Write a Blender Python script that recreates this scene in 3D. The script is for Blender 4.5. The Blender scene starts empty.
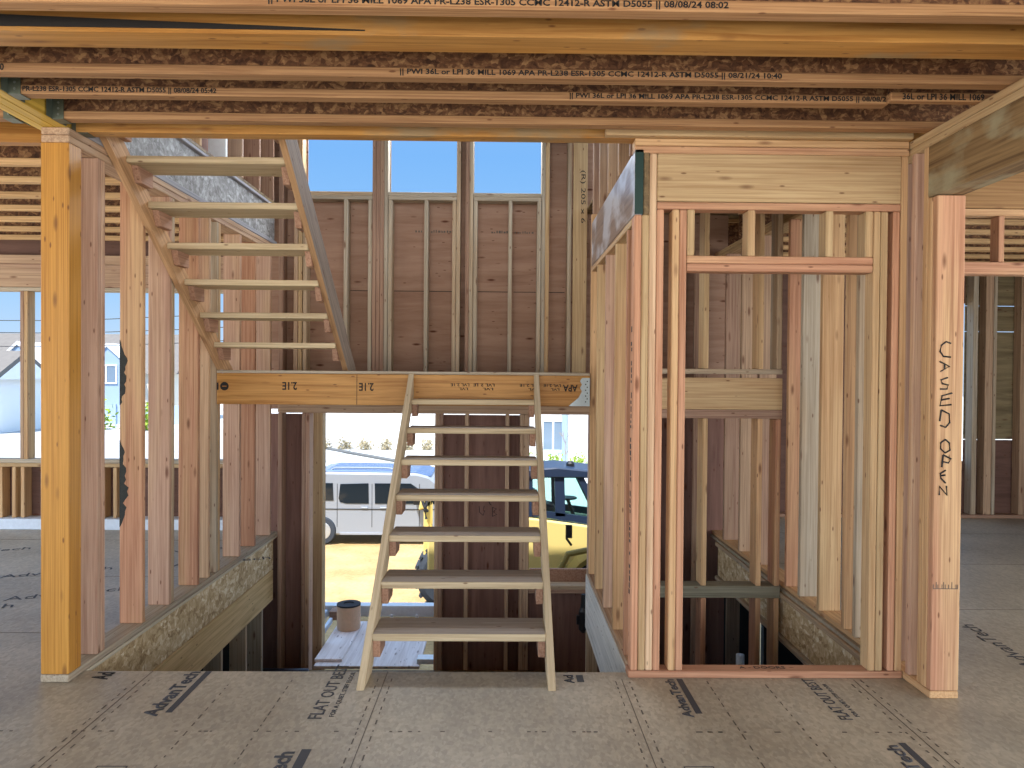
import bpy, bmesh, math, random
from mathutils import Vector, Matrix
random.seed(7)
scene = bpy.context.scene
COL = scene.collection
# ------------------------------------------------------------------ camera
F_PX = 740.0
CAM = Vector((0, 0, 1.55))
yaw, pit, rol = math.atan(9.5 / 740), -math.atan(9.2 / 740), 0.0078
fw = Vector((math.sin(yaw) * math.cos(pit), math.cos(yaw) * math.cos(pit), math.sin(pit)))
r0 = Vector((math.cos(yaw), -math.sin(yaw), 0)); u0 = r0.cross(fw)
rt = r0 * math.cos(rol) + u0 * math.sin(rol)
up = -r0 * math.sin(rol) + u0 * math.cos(rol)
cd = bpy.data.cameras.new('camera'); cam = bpy.data.objects.new('camera', cd); COL.objects.link(cam)
cd.sensor_width = 36.0; cd.lens = F_PX / 1024 * 36.0; cd.clip_end = 500; cd.clip_start = 0.05
cam.matrix_world = Matrix(((rt.x, up.x, -fw.x, CAM.x), (rt.y, up.y, -fw.y, CAM.y), (rt.z, up.z, -fw.z, CAM.z), (0, 0, 0, 1)))
scene.camera = cam
# ------------------------------------------------------------------ sky, sun, added fill lamps, exposure
vs = scene.view_settings
vs.view_transform = 'Standard'; vs.look = 'None'; vs.gamma = 1.0; vs.use_curve_mapping = False
vs.exposure = 0.0
world = bpy.data.worlds.new('sky'); scene.world = world; world.use_nodes = True
wn = world.node_tree; wn.nodes.clear()
wo = wn.nodes.new('ShaderNodeOutputWorld'); wb = wn.nodes.new('ShaderNodeBackground')
wt = wn.nodes.new('ShaderNodeTexCoord'); wx = wn.nodes.new('ShaderNodeSeparateXYZ'); wr = wn.nodes.new('ShaderNodeValToRGB')
wn.links.new(wt.outputs['Generated'], wx.inputs[0]); wn.links.new(wx.outputs['Z'], wr.inputs[0])
wn.links.new(wr.outputs[0], wb.inputs[0]); wn.links.new(wb.outputs[0], wo.inputs[0])
wm = wn.nodes.new('ShaderNodeMapRange'); wm.inputs[1].default_value = 0.36; wm.inputs[2].default_value = 0.9; wm.inputs[3].default_value = 1.0; wm.inputs[4].default_value = 2.6   # the sky is brighter overhead, near the sun
wn.links.new(wx.outputs['Z'], wm.inputs[0]); wn.links.new(wm.outputs[0], wb.inputs[1])
cr = wr.color_ramp
cr.elements[0].position = 0.0; cr.elements[0].color = (0.62, 0.80, 1.0, 1)
cr.elements[1].position = 1.0; cr.elements[1].color = (0.42, 0.56, 0.80, 1)
e = cr.elements.new(0.12); e.color = (0.33, 0.62, 1.0, 1)
e = cr.elements.new(0.28); e.color = (0.215, 0.50, 0.97, 1)
sd = bpy.data.lights.new('sun', 'SUN'); sun = bpy.data.objects.new('sun', sd); COL.objects.link(sun)
sd.energy = 9.0; sd.angle = math.radians(0.6); sd.color = (1.0, 0.95, 0.88)
sun.rotation_euler = (math.radians(29), 0, math.radians(-28))      # from behind the house, high
def fill_light(name, loc, rot, sx, sy, watts, col=(1.0, 0.97, 0.93)):
    """area lamp added to brighten the interior, standing in for sky light"""
    ad = bpy.data.lights.new(name, 'AREA'); al = bpy.data.objects.new(name, ad); COL.objects.link(al)
    ad.shape = 'RECTANGLE'; ad.size = sx; ad.size_y = sy; ad.energy = watts; ad.color = col
    al.location = loc; al.rotation_euler = [math.radians(r) for r in rot]
fill_light('front_fill', (0, -3.95, 1.4), (90, 0, 0), 12, 2.6, 375, (0.97, 0.98, 1.0))  # lamps from here on are added to lift the rooms and stairwell
fill_light('left_fill', (-7.1, 1.8, 1.4), (90, 0, -90), 10, 2.5, 260, (.92, .96, 1.0))
fill_light('right_fill', (6.3, .8, 1.4), (90, 0, 90), 8, 2.5, 330, (.94, .97, 1.0))
fill_light('upper_window_fill', (-.78, 7.6, 4.25), (75, 0, 180), 2.2, .6, 110, (.88, .94, 1.0))
fill_light('upper_front_daylight', (-.5, -3.9, 4.5), (90, 0, 0), 6, 2.3, 300, (.94, .97, 1.0))
fill_light('upper_right_daylight', (6.0, 5.6, 4.6), (90, 0, 90), 3.4, 2.2, 200, (.88, .94, 1.0))

# ------------------------------------------------------------------ materials
def S(r, g, b):
    f = lambda c: (c / 255 / 12.92) if c / 255 <= 0.04045 else ((c / 255 + 0.055) / 1.055) ** 2.4
    return (f(r), f(g), f(b), 1)
def newmat(name):
    m = bpy.data.materials.new(name); m.use_nodes = True
    nt = m.node_tree; b = nt.nodes['Principled BSDF']
    return m, nt, b
def plain(name, c, rough=0.6, metal=0.0, bump=0.0, scale=30, var=0.12):
    m, nt, b = newmat(name)
    tc = nt.nodes.new('ShaderNodeTexCoord'); nz = nt.nodes.new('ShaderNodeTexNoise'); nz.inputs['Scale'].default_value = scale; nz.inputs['Detail'].default_value = 4
    nt.links.new(tc.outputs['Object'], nz.inputs['Vector'])
    mx = nt.nodes.new('ShaderNodeMixRGB'); mx.inputs[1].default_value = tuple(x * (1 - var) for x in c[:3]) + (1,); mx.inputs[2].default_value = tuple(min(1, x * (1 + var)) for x in c[:3]) + (1,)
    nt.links.new(nz.outputs['Fac'], mx.inputs[0]); nt.links.new(mx.outputs[0], b.inputs['Base Color'])
    b.inputs['Roughness'].default_value = rough; b.inputs['Metallic'].default_value = metal
    if bump:
        bp = nt.nodes.new('ShaderNodeBump'); bp.inputs['Strength'].default_value = bump; bp.inputs['Distance'].default_value = 0.01
        nt.links.new(nz.outputs['Fac'], bp.inputs['Height']); nt.links.new(bp.outputs[0], b.inputs['Normal'])
    return m
SLOPE = [0.0]
def obj_vec(nt, sx, sy, sz, rnd=True):
    """object coordinates shifted by a per-object random amount, then scaled"""
    tc = nt.nodes.new('ShaderNodeTexCoord'); mp = nt.nodes.new('ShaderNodeMapping'); mp.inputs['Scale'].default_value = (sx, sy, sz)
    if SLOPE[0]:                                             # grain that follows a sloping board
        vr = nt.nodes.new('ShaderNodeVectorRotate'); vr.rotation_type = 'X_AXIS'; vr.inputs['Angle'].default_value = -SLOPE[0]
        nt.links.new(tc.outputs['Object'], vr.inputs['Vector']); nt.links.new(vr.outputs[0], mp.inputs['Vector'])
    else: nt.links.new(tc.outputs['Object'], mp.inputs['Vector'])
    oi = nt.nodes.new('ShaderNodeObjectInfo')
    if rnd:
        ml = nt.nodes.new('ShaderNodeMath'); ml.operation = 'MULTIPLY'; ml.inputs[1].default_value = 57.0
        nt.links.new(oi.outputs['Random'], ml.inputs[0])
        cb = nt.nodes.new('ShaderNodeCombineXYZ')
        for i in range(3): nt.links.new(ml.outputs[0], cb.inputs[i])
        nt.links.new(cb.outputs[0], mp.inputs['Location'])
    return mp, oi
def wood(name, light, dark, axis='z', alt=None, grain=26, knots=0.5, rough=0.75, stain_glare=None, contrast=1.1, valvar=0.13):
    m, nt, b = newmat(name + '_' + axis)
    N, L = nt.nodes, nt.links
    ax = 'xyz'.index(axis)
    def sc(along, across):
        v = [across] * 3; v[ax] = along; return v
    v1, oi = obj_vec(nt, *sc(0.9, grain * 1.9))
    n1 = N.new('ShaderNodeTexNoise'); n1.inputs['Scale'].default_value = 1.6; n1.inputs['Detail'].default_value = 6; n1.inputs['Roughness'].default_value = 0.62; n1.inputs['Distortion'].default_value = 0.5
    L.new(v1.outputs[0], n1.inputs['Vector'])
    rp = N.new('ShaderNodeValToRGB'); rp.color_ramp.elements[0].position = 0.30; rp.color_ramp.elements[1].position = 0.30 + 0.34 / max(contrast, .1)
    rp.color_ramp.elements[0].color = dark; rp.color_ramp.elements[1].color = light
    L.new(n1.outputs['Fac'], rp.inputs[0])
    col = rp.outputs[0]
    # broad tone drift along the board
    v2, _ = obj_vec(nt, *sc(0.5, 5))
    n2 = N.new('ShaderNodeTexNoise'); n2.inputs['Scale'].default_value = 1.3; n2.inputs['Detail'].default_value = 2
    L.new(v2.outputs[0], n2.inputs['Vector'])
    if alt:
        rp2 = N.new('ShaderNodeValToRGB'); rp2.color_ramp.elements[0].position = 0.38; rp2.color_ramp.elements[1].position = 0.62
        rp2.color_ramp.elements[0].color = (0, 0, 0, 1); rp2.color_ramp.elements[1].color = (1, 1, 1, 1)
        ad_ = N.new('ShaderNodeMath'); ad_.operation = 'ADD'; L.new(n2.outputs['Fac'], ad_.inputs[0])
        mr = N.new('ShaderNodeMath'); mr.operation = 'MULTIPLY_ADD'; mr.inputs[1].default_value = 0.5; mr.inputs[2].default_value = -0.25
        L.new(oi.outputs['Random'], mr.inputs[0]); L.new(mr.outputs[0], ad_.inputs[1]); L.new(ad_.outputs[0], rp2.inputs[0])
        mx = N.new('ShaderNodeMixRGB'); L.new(rp2.outputs[0], mx.inputs[0]); L.new(col, mx.inputs[1])
        mul = N.new('ShaderNodeMixRGB'); mul.blend_type = 'MULTIPLY'; mul.inputs[0].default_value = 1; mul.inputs[2].default_value = tuple(alt[i] / max(light[i], .01) for i in range(3)) + (1,)
        L.new(col, mul.inputs[1]); L.new(mul.outputs[0], mx.inputs[2]); col = mx.outputs[0]
    # knots
    if knots > 0:
        v3, _ = obj_vec(nt, *sc(2.6, 9))
        vo = N.new('ShaderNodeTexVoronoi'); vo.inputs['Scale'].default_value = 1.0; L.new(v3.outputs[0], vo.inputs['Vector'])
        rk = N.new('ShaderNodeValToRGB'); rk.color_ramp.elements[0].position = 0.05; rk.color_ramp.elements[1].position = 0.135
        rk.color_ramp.elements[0].color = (1, 1, 1, 1); rk.color_ramp.elements[1].color = (0, 0, 0, 1)
        L.new(vo.outputs['Distance'], rk.inputs[0])
        gt = N.new('ShaderNodeMath'); gt.operation = 'MULTIPLY'; gt.inputs[1].default_value = min(1.0, knots * 1.5)
        L.new(rk.outputs[0], gt.inputs[0])
        v5, _ = obj_vec(nt, *sc(6.5, 21))
        v6 = N.new('ShaderNodeTexVoronoi'); v6.inputs['Scale'].default_value = 1.0; L.new(v5.outputs[0], v6.inputs['Vector'])
        r6 = N.new('ShaderNodeValToRGB'); r6.color_ramp.elements[0].position = 0.06; r6.color_ramp.elements[1].position = 0.12
        r6.color_ramp.elements[0].color = (.75, .75, .75, 1); r6.color_ramp.elements[1].color = (0, 0, 0, 1); L.new(v6.outputs['Distance'], r6.inputs[0])
        ma = N.new('ShaderNodeMath'); ma.operation = 'MAXIMUM'; L.new(gt.outputs[0], ma.inputs[0]); L.new(r6.outputs[0], ma.inputs[1]); gt = ma
        mk = N.new('ShaderNodeMixRGB'); mk.inputs[2].default_value = S(95, 52, 32); L.new(gt.outputs[0], mk.inputs[0]); L.new(col, mk.inputs[1]); col = mk.outputs[0]
    if stain_glare:
        v4, _ = obj_vec(nt, *sc(2.2, 4))
        n4 = N.new('ShaderNodeTexNoise'); n4.inputs['Scale'].default_value = 1.2; n4.inputs['Detail'].default_value = 5; L.new(v4.outputs[0], n4.inputs['Vector'])
        r4 = N.new('ShaderNodeValToRGB'); r4.color_ramp.elements[0].position = stain_glare[1]; r4.color_ramp.elements[1].position = stain_glare[1] + 0.12
        r4.color_ramp.elements[0].color = (0, 0, 0, 1); r4.color_ramp.elements[1].color = (.85, .85, .85, 1)
        L.new(n4.outputs['Fac'], r4.inputs[0])
        m4 = N.new('ShaderNodeMixRGB'); m4.inputs[2].default_value = stain_glare[0]; L.new(r4.outputs[0], m4.inputs[0]); L.new(col, m4.inputs[1]); col = m4.outputs[0]
    hs = N.new('ShaderNodeHueSaturation')
    mv = N.new('ShaderNodeMath'); mv.operation = 'MULTIPLY_ADD'; mv.inputs[1].default_value = valvar * 2; mv.inputs[2].default_value = 1 - valvar
    L.new(oi.outputs['Random'], mv.inputs[0]); L.new(mv.outputs[0], hs.inputs['Value']); L.new(col, hs.inputs['Color'])
    L.new(hs.outputs[0], b.inputs['Base Color'])
    b.inputs['Roughness'].default_value = rough; b.inputs['Specular IOR Level'].default_value = 0.3
    bp = N.new('ShaderNodeBump'); bp.inputs['Strength'].default_value = 0.12; bp.inputs['Distance'].default_value = 0.004
    L.new(n1.outputs['Fac'], bp.inputs['Height']); L.new(bp.outputs[0], b.inputs['Normal'])
    return m
def flakes(name, cols, scale=34, rough=0.7, stretch=(1, 1, 1), dark=None):
    """strand board: two layers of irregular stretched cells"""
    m, nt, b = newmat(name); N, L = nt.nodes, nt.links
    v, _ = obj_vec(nt, *stretch)
    nz = N.new('ShaderNodeTexNoise'); nz.inputs['Scale'].default_value = 9; nz.inputs['Detail'].default_value = 3; L.new(v.outputs[0], nz.inputs['Vector'])
    wv = N.new('ShaderNodeMixRGB'); wv.blend_type = 'ADD'; wv.inputs[0].default_value = 0.09; L.new(v.outputs[0], wv.inputs[1]); L.new(nz.outputs['Color'], wv.inputs[2])
    outs = []
    for k, rot in ((0, 0.4), (1, 1.9)):
        mp = N.new('ShaderNodeMapping'); mp.inputs['Rotation'].default_value = (rot, rot * .7, rot * 1.3); mp.inputs['Scale'].default_value = (1, 0.32, 1) if k == 0 else (0.4, 1, 1)
        L.new(wv.outputs[0], mp.inputs['Vector'])
        vo = N.new('ShaderNodeTexVoronoi'); vo.inputs['Scale'].default_value = scale; L.new(mp.outputs[0], vo.inputs['Vector'])
        sp = N.new('ShaderNodeSeparateColor'); L.new(vo.outputs['Color'], sp.inputs[0]); outs.append(sp.outputs[k])
    a = N.new('ShaderNodeMath'); a.operation = 'ADD'; L.new(outs[0], a.inputs[0]); L.new(outs[1], a.inputs[1])
    h = N.new('ShaderNodeMath'); h.operation = 'MULTIPLY'; h.inputs[1].default_value = 0.5; L.new(a.outputs[0], h.inputs[0])
    rp = N.new('ShaderNodeValToRGB'); rp.color_ramp.elements[0].position = 0.12; rp.color_ramp.elements[1].position = 0.88
    rp.color_ramp.elements[0].color = cols[0]; rp.color_ramp.elements[1].color = cols[-1]
    for i, c in enumerate(cols[1:-1]):
        q = rp.color_ramp.elements.new(0.12 + 0.76 * (i + 1) / (len(cols) - 1)); q.color = c
    st = N.new('ShaderNodeMapping'); st.inputs['Rotation'].default_value = (.5, .3, .9); st.inputs['Scale'].default_value = (18, 120, 60); L.new(wv.outputs[0], st.inputs['Vector'])
    ns = N.new('ShaderNodeTexNoise'); ns.inputs['Scale'].default_value = 1.0; ns.inputs['Detail'].default_value = 4; L.new(st.outputs[0], ns.inputs['Vector'])
    hm = N.new('ShaderNodeMath'); hm.operation = 'MULTIPLY_ADD'; hm.inputs[1].default_value = .75; L.new(ns.outputs['Fac'], hm.inputs[0])
    h2 = N.new('ShaderNodeMath'); h2.operation = 'MULTIPLY_ADD'; h2.inputs[1].default_value = .72; h2.inputs[2].default_value = -.235; L.new(h.outputs[0], h2.inputs[0]); L.new(h2.outputs[0], hm.inputs[2])
    L.new(hm.outputs[0], rp.inputs[0]); L.new(rp.outputs[0], b.inputs['Base Color'])
    b.inputs['Roughness'].default_value = rough; b.inputs['Specular IOR Level'].default_value = 0.3
    bp = N.new('ShaderNodeBump'); bp.inputs['Strength'].default_value = 0.25; bp.inputs['Distance'].default_value = 0.004
    L.new(h.outputs[0], bp.inputs['Height']); L.new(bp.outputs[0], b.inputs['Normal'])
    return m
def floor_mat():
    m, nt, b = newmat('subfloor_panel'); N, L = nt.nodes, nt.links
    v, _ = obj_vec(nt, 1, 1, 1, rnd=False)
    vo = N.new('ShaderNodeTexVoronoi'); vo.inputs['Scale'].default_value = 70
    mp = N.new('ShaderNodeMapping'); mp.inputs['Scale'].default_value = (1, .5, 1); L.new(v.outputs[0], mp.inputs['Vector']); L.new(mp.outputs[0], vo.inputs['Vector'])
    n1 = N.new('ShaderNodeTexNoise'); n1.inputs['Scale'].default_value = 1.6; n1.inputs['Detail'].default_value = 6; L.new(v.outputs[0], n1.inputs['Vector'])
    n2 = N.new('ShaderNodeTexNoise'); n2.inputs['Scale'].default_value = 38; n2.inputs['Detail'].default_value = 4; L.new(v.outputs[0], n2.inputs['Vector'])
    rp = N.new('ShaderNodeValToRGB'); rp.color_ramp.elements[0].position = .3; rp.color_ramp.elements[1].position = .7
    rp.color_ramp.elements[0].color = S(166, 156, 138); rp.color_ramp.elements[1].color = S(194, 184, 164); L.new(n1.outputs['Fac'], rp.inputs[0])
    m1 = N.new('ShaderNodeMixRGB'); m1.blend_type = 'MULTIPLY'; m1.inputs[0].default_value = .35; L.new(rp.outputs[0], m1.inputs[1]); L.new(n2.outputs['Fac'], m1.inputs[2])
    sp = N.new('ShaderNodeSeparateColor'); L.new(vo.outputs['Color'], sp.inputs[0])
    r2 = N.new('ShaderNodeValToRGB'); r2.color_ramp.elements[0].color = (.82, .82, .82, 1); r2.color_ramp.elements[1].color = (1.1, 1.1, 1.1, 1); L.new(sp.outputs[0], r2.inputs[0])
    m2 = N.new('ShaderNodeMixRGB'); m2.blend_type = 'MULTIPLY'; m2.inputs[0].default_value = 1; L.new(m1.outputs[0], m2.inputs[1]); L.new(r2.outputs[0], m2.inputs[2])
    L.new(m2.outputs[0], b.inputs['Base Color']); b.inputs['Roughness'].default_value = .45; b.inputs['Specular IOR Level'].default_value = .5
    bp = N.new('ShaderNodeBump'); bp.inputs['Strength'].default_value = .15; bp.inputs['Distance'].default_value = .003; L.new(n2.outputs['Fac'], bp.inputs['Height']); L.new(bp.outputs[0], b.inputs['Normal'])
    return m
def ground_mat():
    """tan dirt near the house, pale paving and lawn farther off, by world position"""
    m, nt, b = newmat('site_ground'); N, L = nt.nodes, nt.links
    tc = N.new('ShaderNodeTexCoord'); sx = N.new('ShaderNodeSeparateXYZ'); L.new(tc.outputs['Object'], sx.inputs[0])
    n1 = N.new('ShaderNodeTexNoise'); n1.inputs['Scale'].default_value = 1.3; n1.inputs['Detail'].default_value = 8; L.new(tc.outputs['Object'], n1.inputs['Vector'])
    n2 = N.new('ShaderNodeTexNoise'); n2.inputs['Scale'].default_value = 14; n2.inputs['Detail'].default_value = 5; L.new(tc.outputs['Object'], n2.inputs['Vector'])
    rp = N.new('ShaderNodeValToRGB'); rp.color_ramp.elements[0].position = .35; rp.color_ramp.elements[1].position = .65
    rp.color_ramp.elements[0].color = S(192, 158, 104); rp.color_ramp.elements[1].color = S(216, 184, 132); L.new(n1.outputs['Fac'], rp.inputs[0])
    m1 = N.new('ShaderNodeMixRGB'); m1.blend_type = 'MULTIPLY'; m1.inputs[0].default_value = .5; L.new(rp.outputs[0], m1.inputs[1]); L.new(n2.outputs['Fac'], m1.inputs[2])
    ad_ = N.new('ShaderNodeMath'); ad_.operation = 'MULTIPLY_ADD'; ad_.inputs[1].default_value = 2.0; L.new(n1.outputs['Fac'], ad_.inputs[0]); L.new(sx.outputs['Y'], ad_.inputs[2])
    mr = N.new('ShaderNodeMapRange'); mr.inputs[1].default_value = 20; mr.inputs[2].default_value = 21.2; L.new(ad_.outputs[0], mr.inputs[0])
    m2 = N.new('ShaderNodeMixRGB'); m2.inputs[2].default_value = S(205, 207, 205); L.new(mr.outputs[0], m2.inputs[0]); L.new(m1.outputs[0], m2.inputs[1])
    L.new(m2.outputs[0], b.inputs['Base Color']); b.inputs['Roughness'].default_value = .9
    bp = N.new('ShaderNodeBump'); bp.inputs['Strength'].default_value = .5; bp.inputs['Distance'].default_value = .05; L.new(n2.outputs['Fac'], bp.inputs['Height']); L.new(bp.outputs[0], b.inputs['Normal'])
    return m
def glass(name, tint=(.9, .97, .95), fac=.16):
    m, nt, b = newmat(name); N, L = nt.nodes, nt.links; N.remove(b)
    tr = N.new('ShaderNodeBsdfTransparent'); tr.inputs[0].default_value = tint + (1,)
    gl = N.new('ShaderNodeBsdfGlossy'); gl.inputs['Roughness'].default_value = .03
    mx = N.new('ShaderNodeMixShader'); mx.inputs[0].default_value = fac
    L.new(tr.outputs[0], mx.inputs[1]); L.new(gl.outputs[0], mx.inputs[2]); L.new(mx.outputs[0], N['Material Output'].inputs[0])
    return m
FIR = dict(light=S(200, 152, 120), dark=S(160, 110, 84), alt=S(206, 170, 128))
PINK = dict(light=S(202, 168, 144), dark=S(166, 126, 104), alt=S(210, 180, 146))
YEL = dict(light=S(206, 178, 136), dark=S(168, 134, 94), alt=S(202, 166, 124))
GREY = dict(light=S(192, 180, 160), dark=S(152, 138, 118), alt=S(186, 164, 136))
BRN = dict(light=S(178, 146, 124), dark=S(138, 106, 88), alt=S(186, 158, 130))
LVL = dict(light=S(196, 140, 68), dark=S(152, 98, 40), alt=S(190, 142, 80))
M = {}
for ax in 'xyz':
    M['fir' + ax] = wood('douglas_fir', axis=ax, **FIR)
    M['pink' + ax] = wood('pink_fir', axis=ax, **PINK)
    M['yel' + ax] = wood('pale_spruce', axis=ax, knots=.45, **YEL)
    M['grey' + ax] = wood('weathered_spruce', axis=ax, **GREY)
    M['brn' + ax] = wood('brown_fir', axis=ax, **BRN)
    M['lvl' + ax] = wood('veneer_lumber', axis=ax, knots=.25, grain=14, rough=.5, **LVL)
M['lvlx_stain'] = wood('stained_veneer_lumber', axis='x', knots=.3, grain=14, rough=.5, stain_glare=(S(150, 130, 100), .55), **LVL)
M['lvly_beam'] = wood('yellow_veneer_beam', S(222, 186, 84), S(176, 138, 50), axis='y', knots=0, grain=20, rough=.5)
M['stairx'] = wood('stair_spruce', S(206, 188, 154), S(170, 148, 116), axis='x', knots=.35, grain=20)
SLOPE[0] = math.atan(.791)
M['stairy'] = wood('stair_spruce', S(208, 190, 158), S(174, 152, 120), axis='y', knots=.35, grain=20)
SLOPE[0] = 0.0
SLOPE[0] = -math.atan(.75)
M['stairgrey'] = wood('stair_grey_spruce', S(158, 144, 132), S(118, 104, 94), axis='y', knots=.3, grain=20)
SLOPE[0] = 0.0
M['treadtop'] = wood('weathered_tread_top', S(176, 164, 152), S(142, 130, 120), axis='x', knots=.3, grain=24)
M['redz'] = wood('reddish_fir', S(202, 154, 122), S(162, 112, 84), axis='z', knots=.5)
M['cleat'] = wood('red_cleat', S(178, 140, 116), S(142, 104, 82), axis='y', knots=.2)
M['tanboard'] = wood('tan_board', S(176, 138, 94), S(136, 100, 64), axis='x', knots=.3)
M['ledger'] = wood('tan_ledger', S(232, 204, 152), S(190, 158, 108), axis='y', knots=.2, grain=16)
SLOPE[0] = -math.atan(.75)
M['upstringer'] = wood('brown_stringer', S(190, 152, 112), S(150, 114, 80), axis='y', knots=.2, grain=20)
SLOPE[0] = 0.0
M['psl'] = wood('parallel_strand', S(204, 150, 70), S(164, 110, 44), axis='z', alt=S(194, 136, 58), grain=60, knots=.4, rough=.45, valvar=.02)
M['lam'] = wood('weathered_laminated_beam', S(150, 122, 84), S(96, 72, 48), axis='y', knots=.2, grain=14, stain_glare=(S(168, 160, 130), .52))
M['greenbeam'] = wood('weathered_glare_beam', S(160, 140, 128), S(108, 90, 82), axis='y', knots=.2, grain=18, stain_glare=(S(206, 210, 220), .44), rough=.28)  # pale bluish patches: weathering with sky glare painted into the colour
M['rimpale'] = wood('pale_rim', S(236, 234, 228), S(200, 200, 194), axis='y', knots=.15, grain=12)
M['ptgreen'] = wood('treated_green', S(134, 130, 112), S(96, 94, 78), axis='x', knots=.3)
M['ply'] = wood('wall_plywood', S(184, 152, 130), S(146, 112, 92), axis='x', knots=.8, grain=4, contrast=.6, valvar=.05)
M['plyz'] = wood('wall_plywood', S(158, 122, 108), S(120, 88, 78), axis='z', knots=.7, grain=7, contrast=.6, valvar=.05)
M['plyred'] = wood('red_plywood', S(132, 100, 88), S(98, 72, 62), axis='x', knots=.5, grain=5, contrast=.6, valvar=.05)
M['plyolive'] = wood('olive_plywood', S(146, 132, 100), S(104, 90, 66), axis='x', knots=.5, grain=6)
M['plywhite'] = wood('new_plywood', S(240, 230, 226), S(212, 198, 192), axis='y', knots=.4, grain=9)
M['osb'] = flakes('strand_board', [S(146, 118, 82), S(194, 168, 126), S(216, 196, 156), S(248, 240, 218)], scale=30)
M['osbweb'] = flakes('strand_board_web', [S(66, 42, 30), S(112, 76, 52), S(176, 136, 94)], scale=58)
M['osb_skylit'] = flakes('grey_strand_board', [S(110, 108, 106), S(136, 135, 134), S(156, 156, 156), S(196, 198, 200)], scale=34)  # bluish sky light painted into the strand board colour
M['greyflange'] = wood('grey_flange', S(176, 176, 182), S(138, 138, 146), axis='y', knots=0)  # same sky light tint put into the flange colour
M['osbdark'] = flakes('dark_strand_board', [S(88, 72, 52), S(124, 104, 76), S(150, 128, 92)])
M['floor'] = floor_mat(); M['ground'] = ground_mat()
M['flange'] = wood('joist_flange', S(184, 142, 100), S(128, 88, 58), axis='x', knots=.25, grain=36)
M['flange_lit'] = wood('joist_flange_pale', S(222, 186, 138), S(170, 130, 86), axis='x', knots=.2, grain=36)  # lighter flange copy, window light on the room joists put into its colour
M['plyedge'] = plain('plywood_edge', S(196, 186, 164), .8)
M['zinc'] = plain('galvanised_steel', S(150, 158, 158), .35, .75, scale=60)
M['zincd'] = plain('dull_galvanised_steel', S(104, 112, 100), .45, .6, scale=60)
M['ink'] = plain('black_ink', S(22, 22, 24), .7, var=.05)
M['inkgrey'] = plain('faded_floor_ink', S(62, 64, 70), .7, var=.1)
M['inkdim'] = plain('faint_floor_ink', S(92, 84, 76), .7, var=.1)
M['mould'] = plain('dark_mould', S(52, 54, 52), .9, scale=60, var=.4)
M['black'] = plain('black_joint_shadow', S(34, 30, 28), .8)  # for dark joints, nail holes and the painted beam shadow
M['greenpaint'] = plain('dark_green_end_paint', S(14, 52, 46), .5)
M['white'] = plain('white_sheet', S(232, 238, 242), .6)
M['wrap'] = plain('pale_foam', S(214, 226, 240), .6)
M['bluepipe'] = plain('dark_blue_plastic', S(38, 48, 66), .4)
M['kraft'] = plain('kraft_paper', S(222, 184, 150), .7)
M['roofing'] = plain('roofing_felt', S(44, 40, 42), .8)
M['concrete'] = plain('concrete', S(92, 94, 94), .9)
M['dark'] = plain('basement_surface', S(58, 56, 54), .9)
M['van'] = plain('silver_paint', S(150, 158, 170), .3, .1, var=.03)
M['vanroof'] = plain('sky_tinted_roof_paint', S(96, 120, 160), .25, .4, var=.03)  # roof paint carries the blue sky reflection in its colour
M['vandark'] = plain('black_trim', S(26, 28, 32), .4)
M['glassdark'] = plain('tinted_glass', S(30, 38, 46), .06, var=.02)
M['tyre'] = plain('tyre_rubber', S(52, 60, 72), .8, bump=.3)
M['rim'] = plain('wheel_rim', S(190, 196, 204), .35, .5)
M['machine'] = plain('yellow_machine_paint', S(226, 204, 128), .4, var=.04)
M['olive'] = plain('olive_machine_paint', S(128, 112, 52), .5)
M['machined'] = plain('machine_dark_frame', S(36, 50, 74), .4)
M['glass'] = glass('cab_glass', (.72, .93, .88))
M['sid1'] = plain('white_siding', S(238, 240, 242), .8, var=.02)
M['sid2'] = plain('blue_grey_siding', S(150, 172, 196), .8)
M['sid3'] = plain('beige_siding', S(216, 208, 192), .8)
M['roof1'] = plain('grey_shingles', S(112, 108, 104), .9, scale=3, var=.2)
M['winglass'] = plain('house_window_glass', S(120, 138, 156), .1)
M['leaf'] = plain('shrub_leaves', S(150, 176, 62), .9, scale=6, var=.4, bump=.6)
M['leafdry'] = plain('dry_shrub_leaves', S(172, 160, 130), .9, scale=6, var=.3, bump=.6)
M['bark'] = plain('bare_bark', S(150, 136, 124), .9)
M['fence'] = plain('blue_fence_paint', S(164, 184, 214), .8)
M['street'] = plain('street_paving', S(166, 168, 170), .9)
M['cable'] = plain('black_cable', S(40, 42, 48), .6)

# ------------------------------------------------------------------ builders
def bm_box(bm, x0, x1, y0, y1, z0, z1):
    vs_ = [bm.verts.new(p) for p in ((x0, y0, z0), (x1, y0, z0), (x1, y1, z0), (x0, y1, z0), (x0, y0, z1), (x1, y0, z1), (x1, y1, z1), (x0, y1, z1))]
    for f in ((0, 3, 2, 1), (4, 5, 6, 7), (0, 1, 5, 4), (1, 2, 6, 5), (2, 3, 7, 6), (3, 0, 4, 7)):
        bm.faces.new([vs_[i] for i in f])
def bm_prism(bm, pts, axis, a0, a1):
    """polygon pts in the plane normal to axis, extruded a0..a1"""
    def P(p, a): return {'x': (a, p[0], p[1]), 'y': (p[0], a, p[1]), 'z': (p[0], p[1], a)}[axis]
    A = [bm.verts.new(P(p, a0)) for p in pts]; B = [bm.verts.new(P(p, a1)) for p in pts]
    bm.faces.new(A); bm.faces.new(list(reversed(B)))
    n = len(pts)
    for i in range(n):
        bm.faces.new([A[(i + 1) % n], A[i], B[i], B[(i + 1) % n]])
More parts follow.
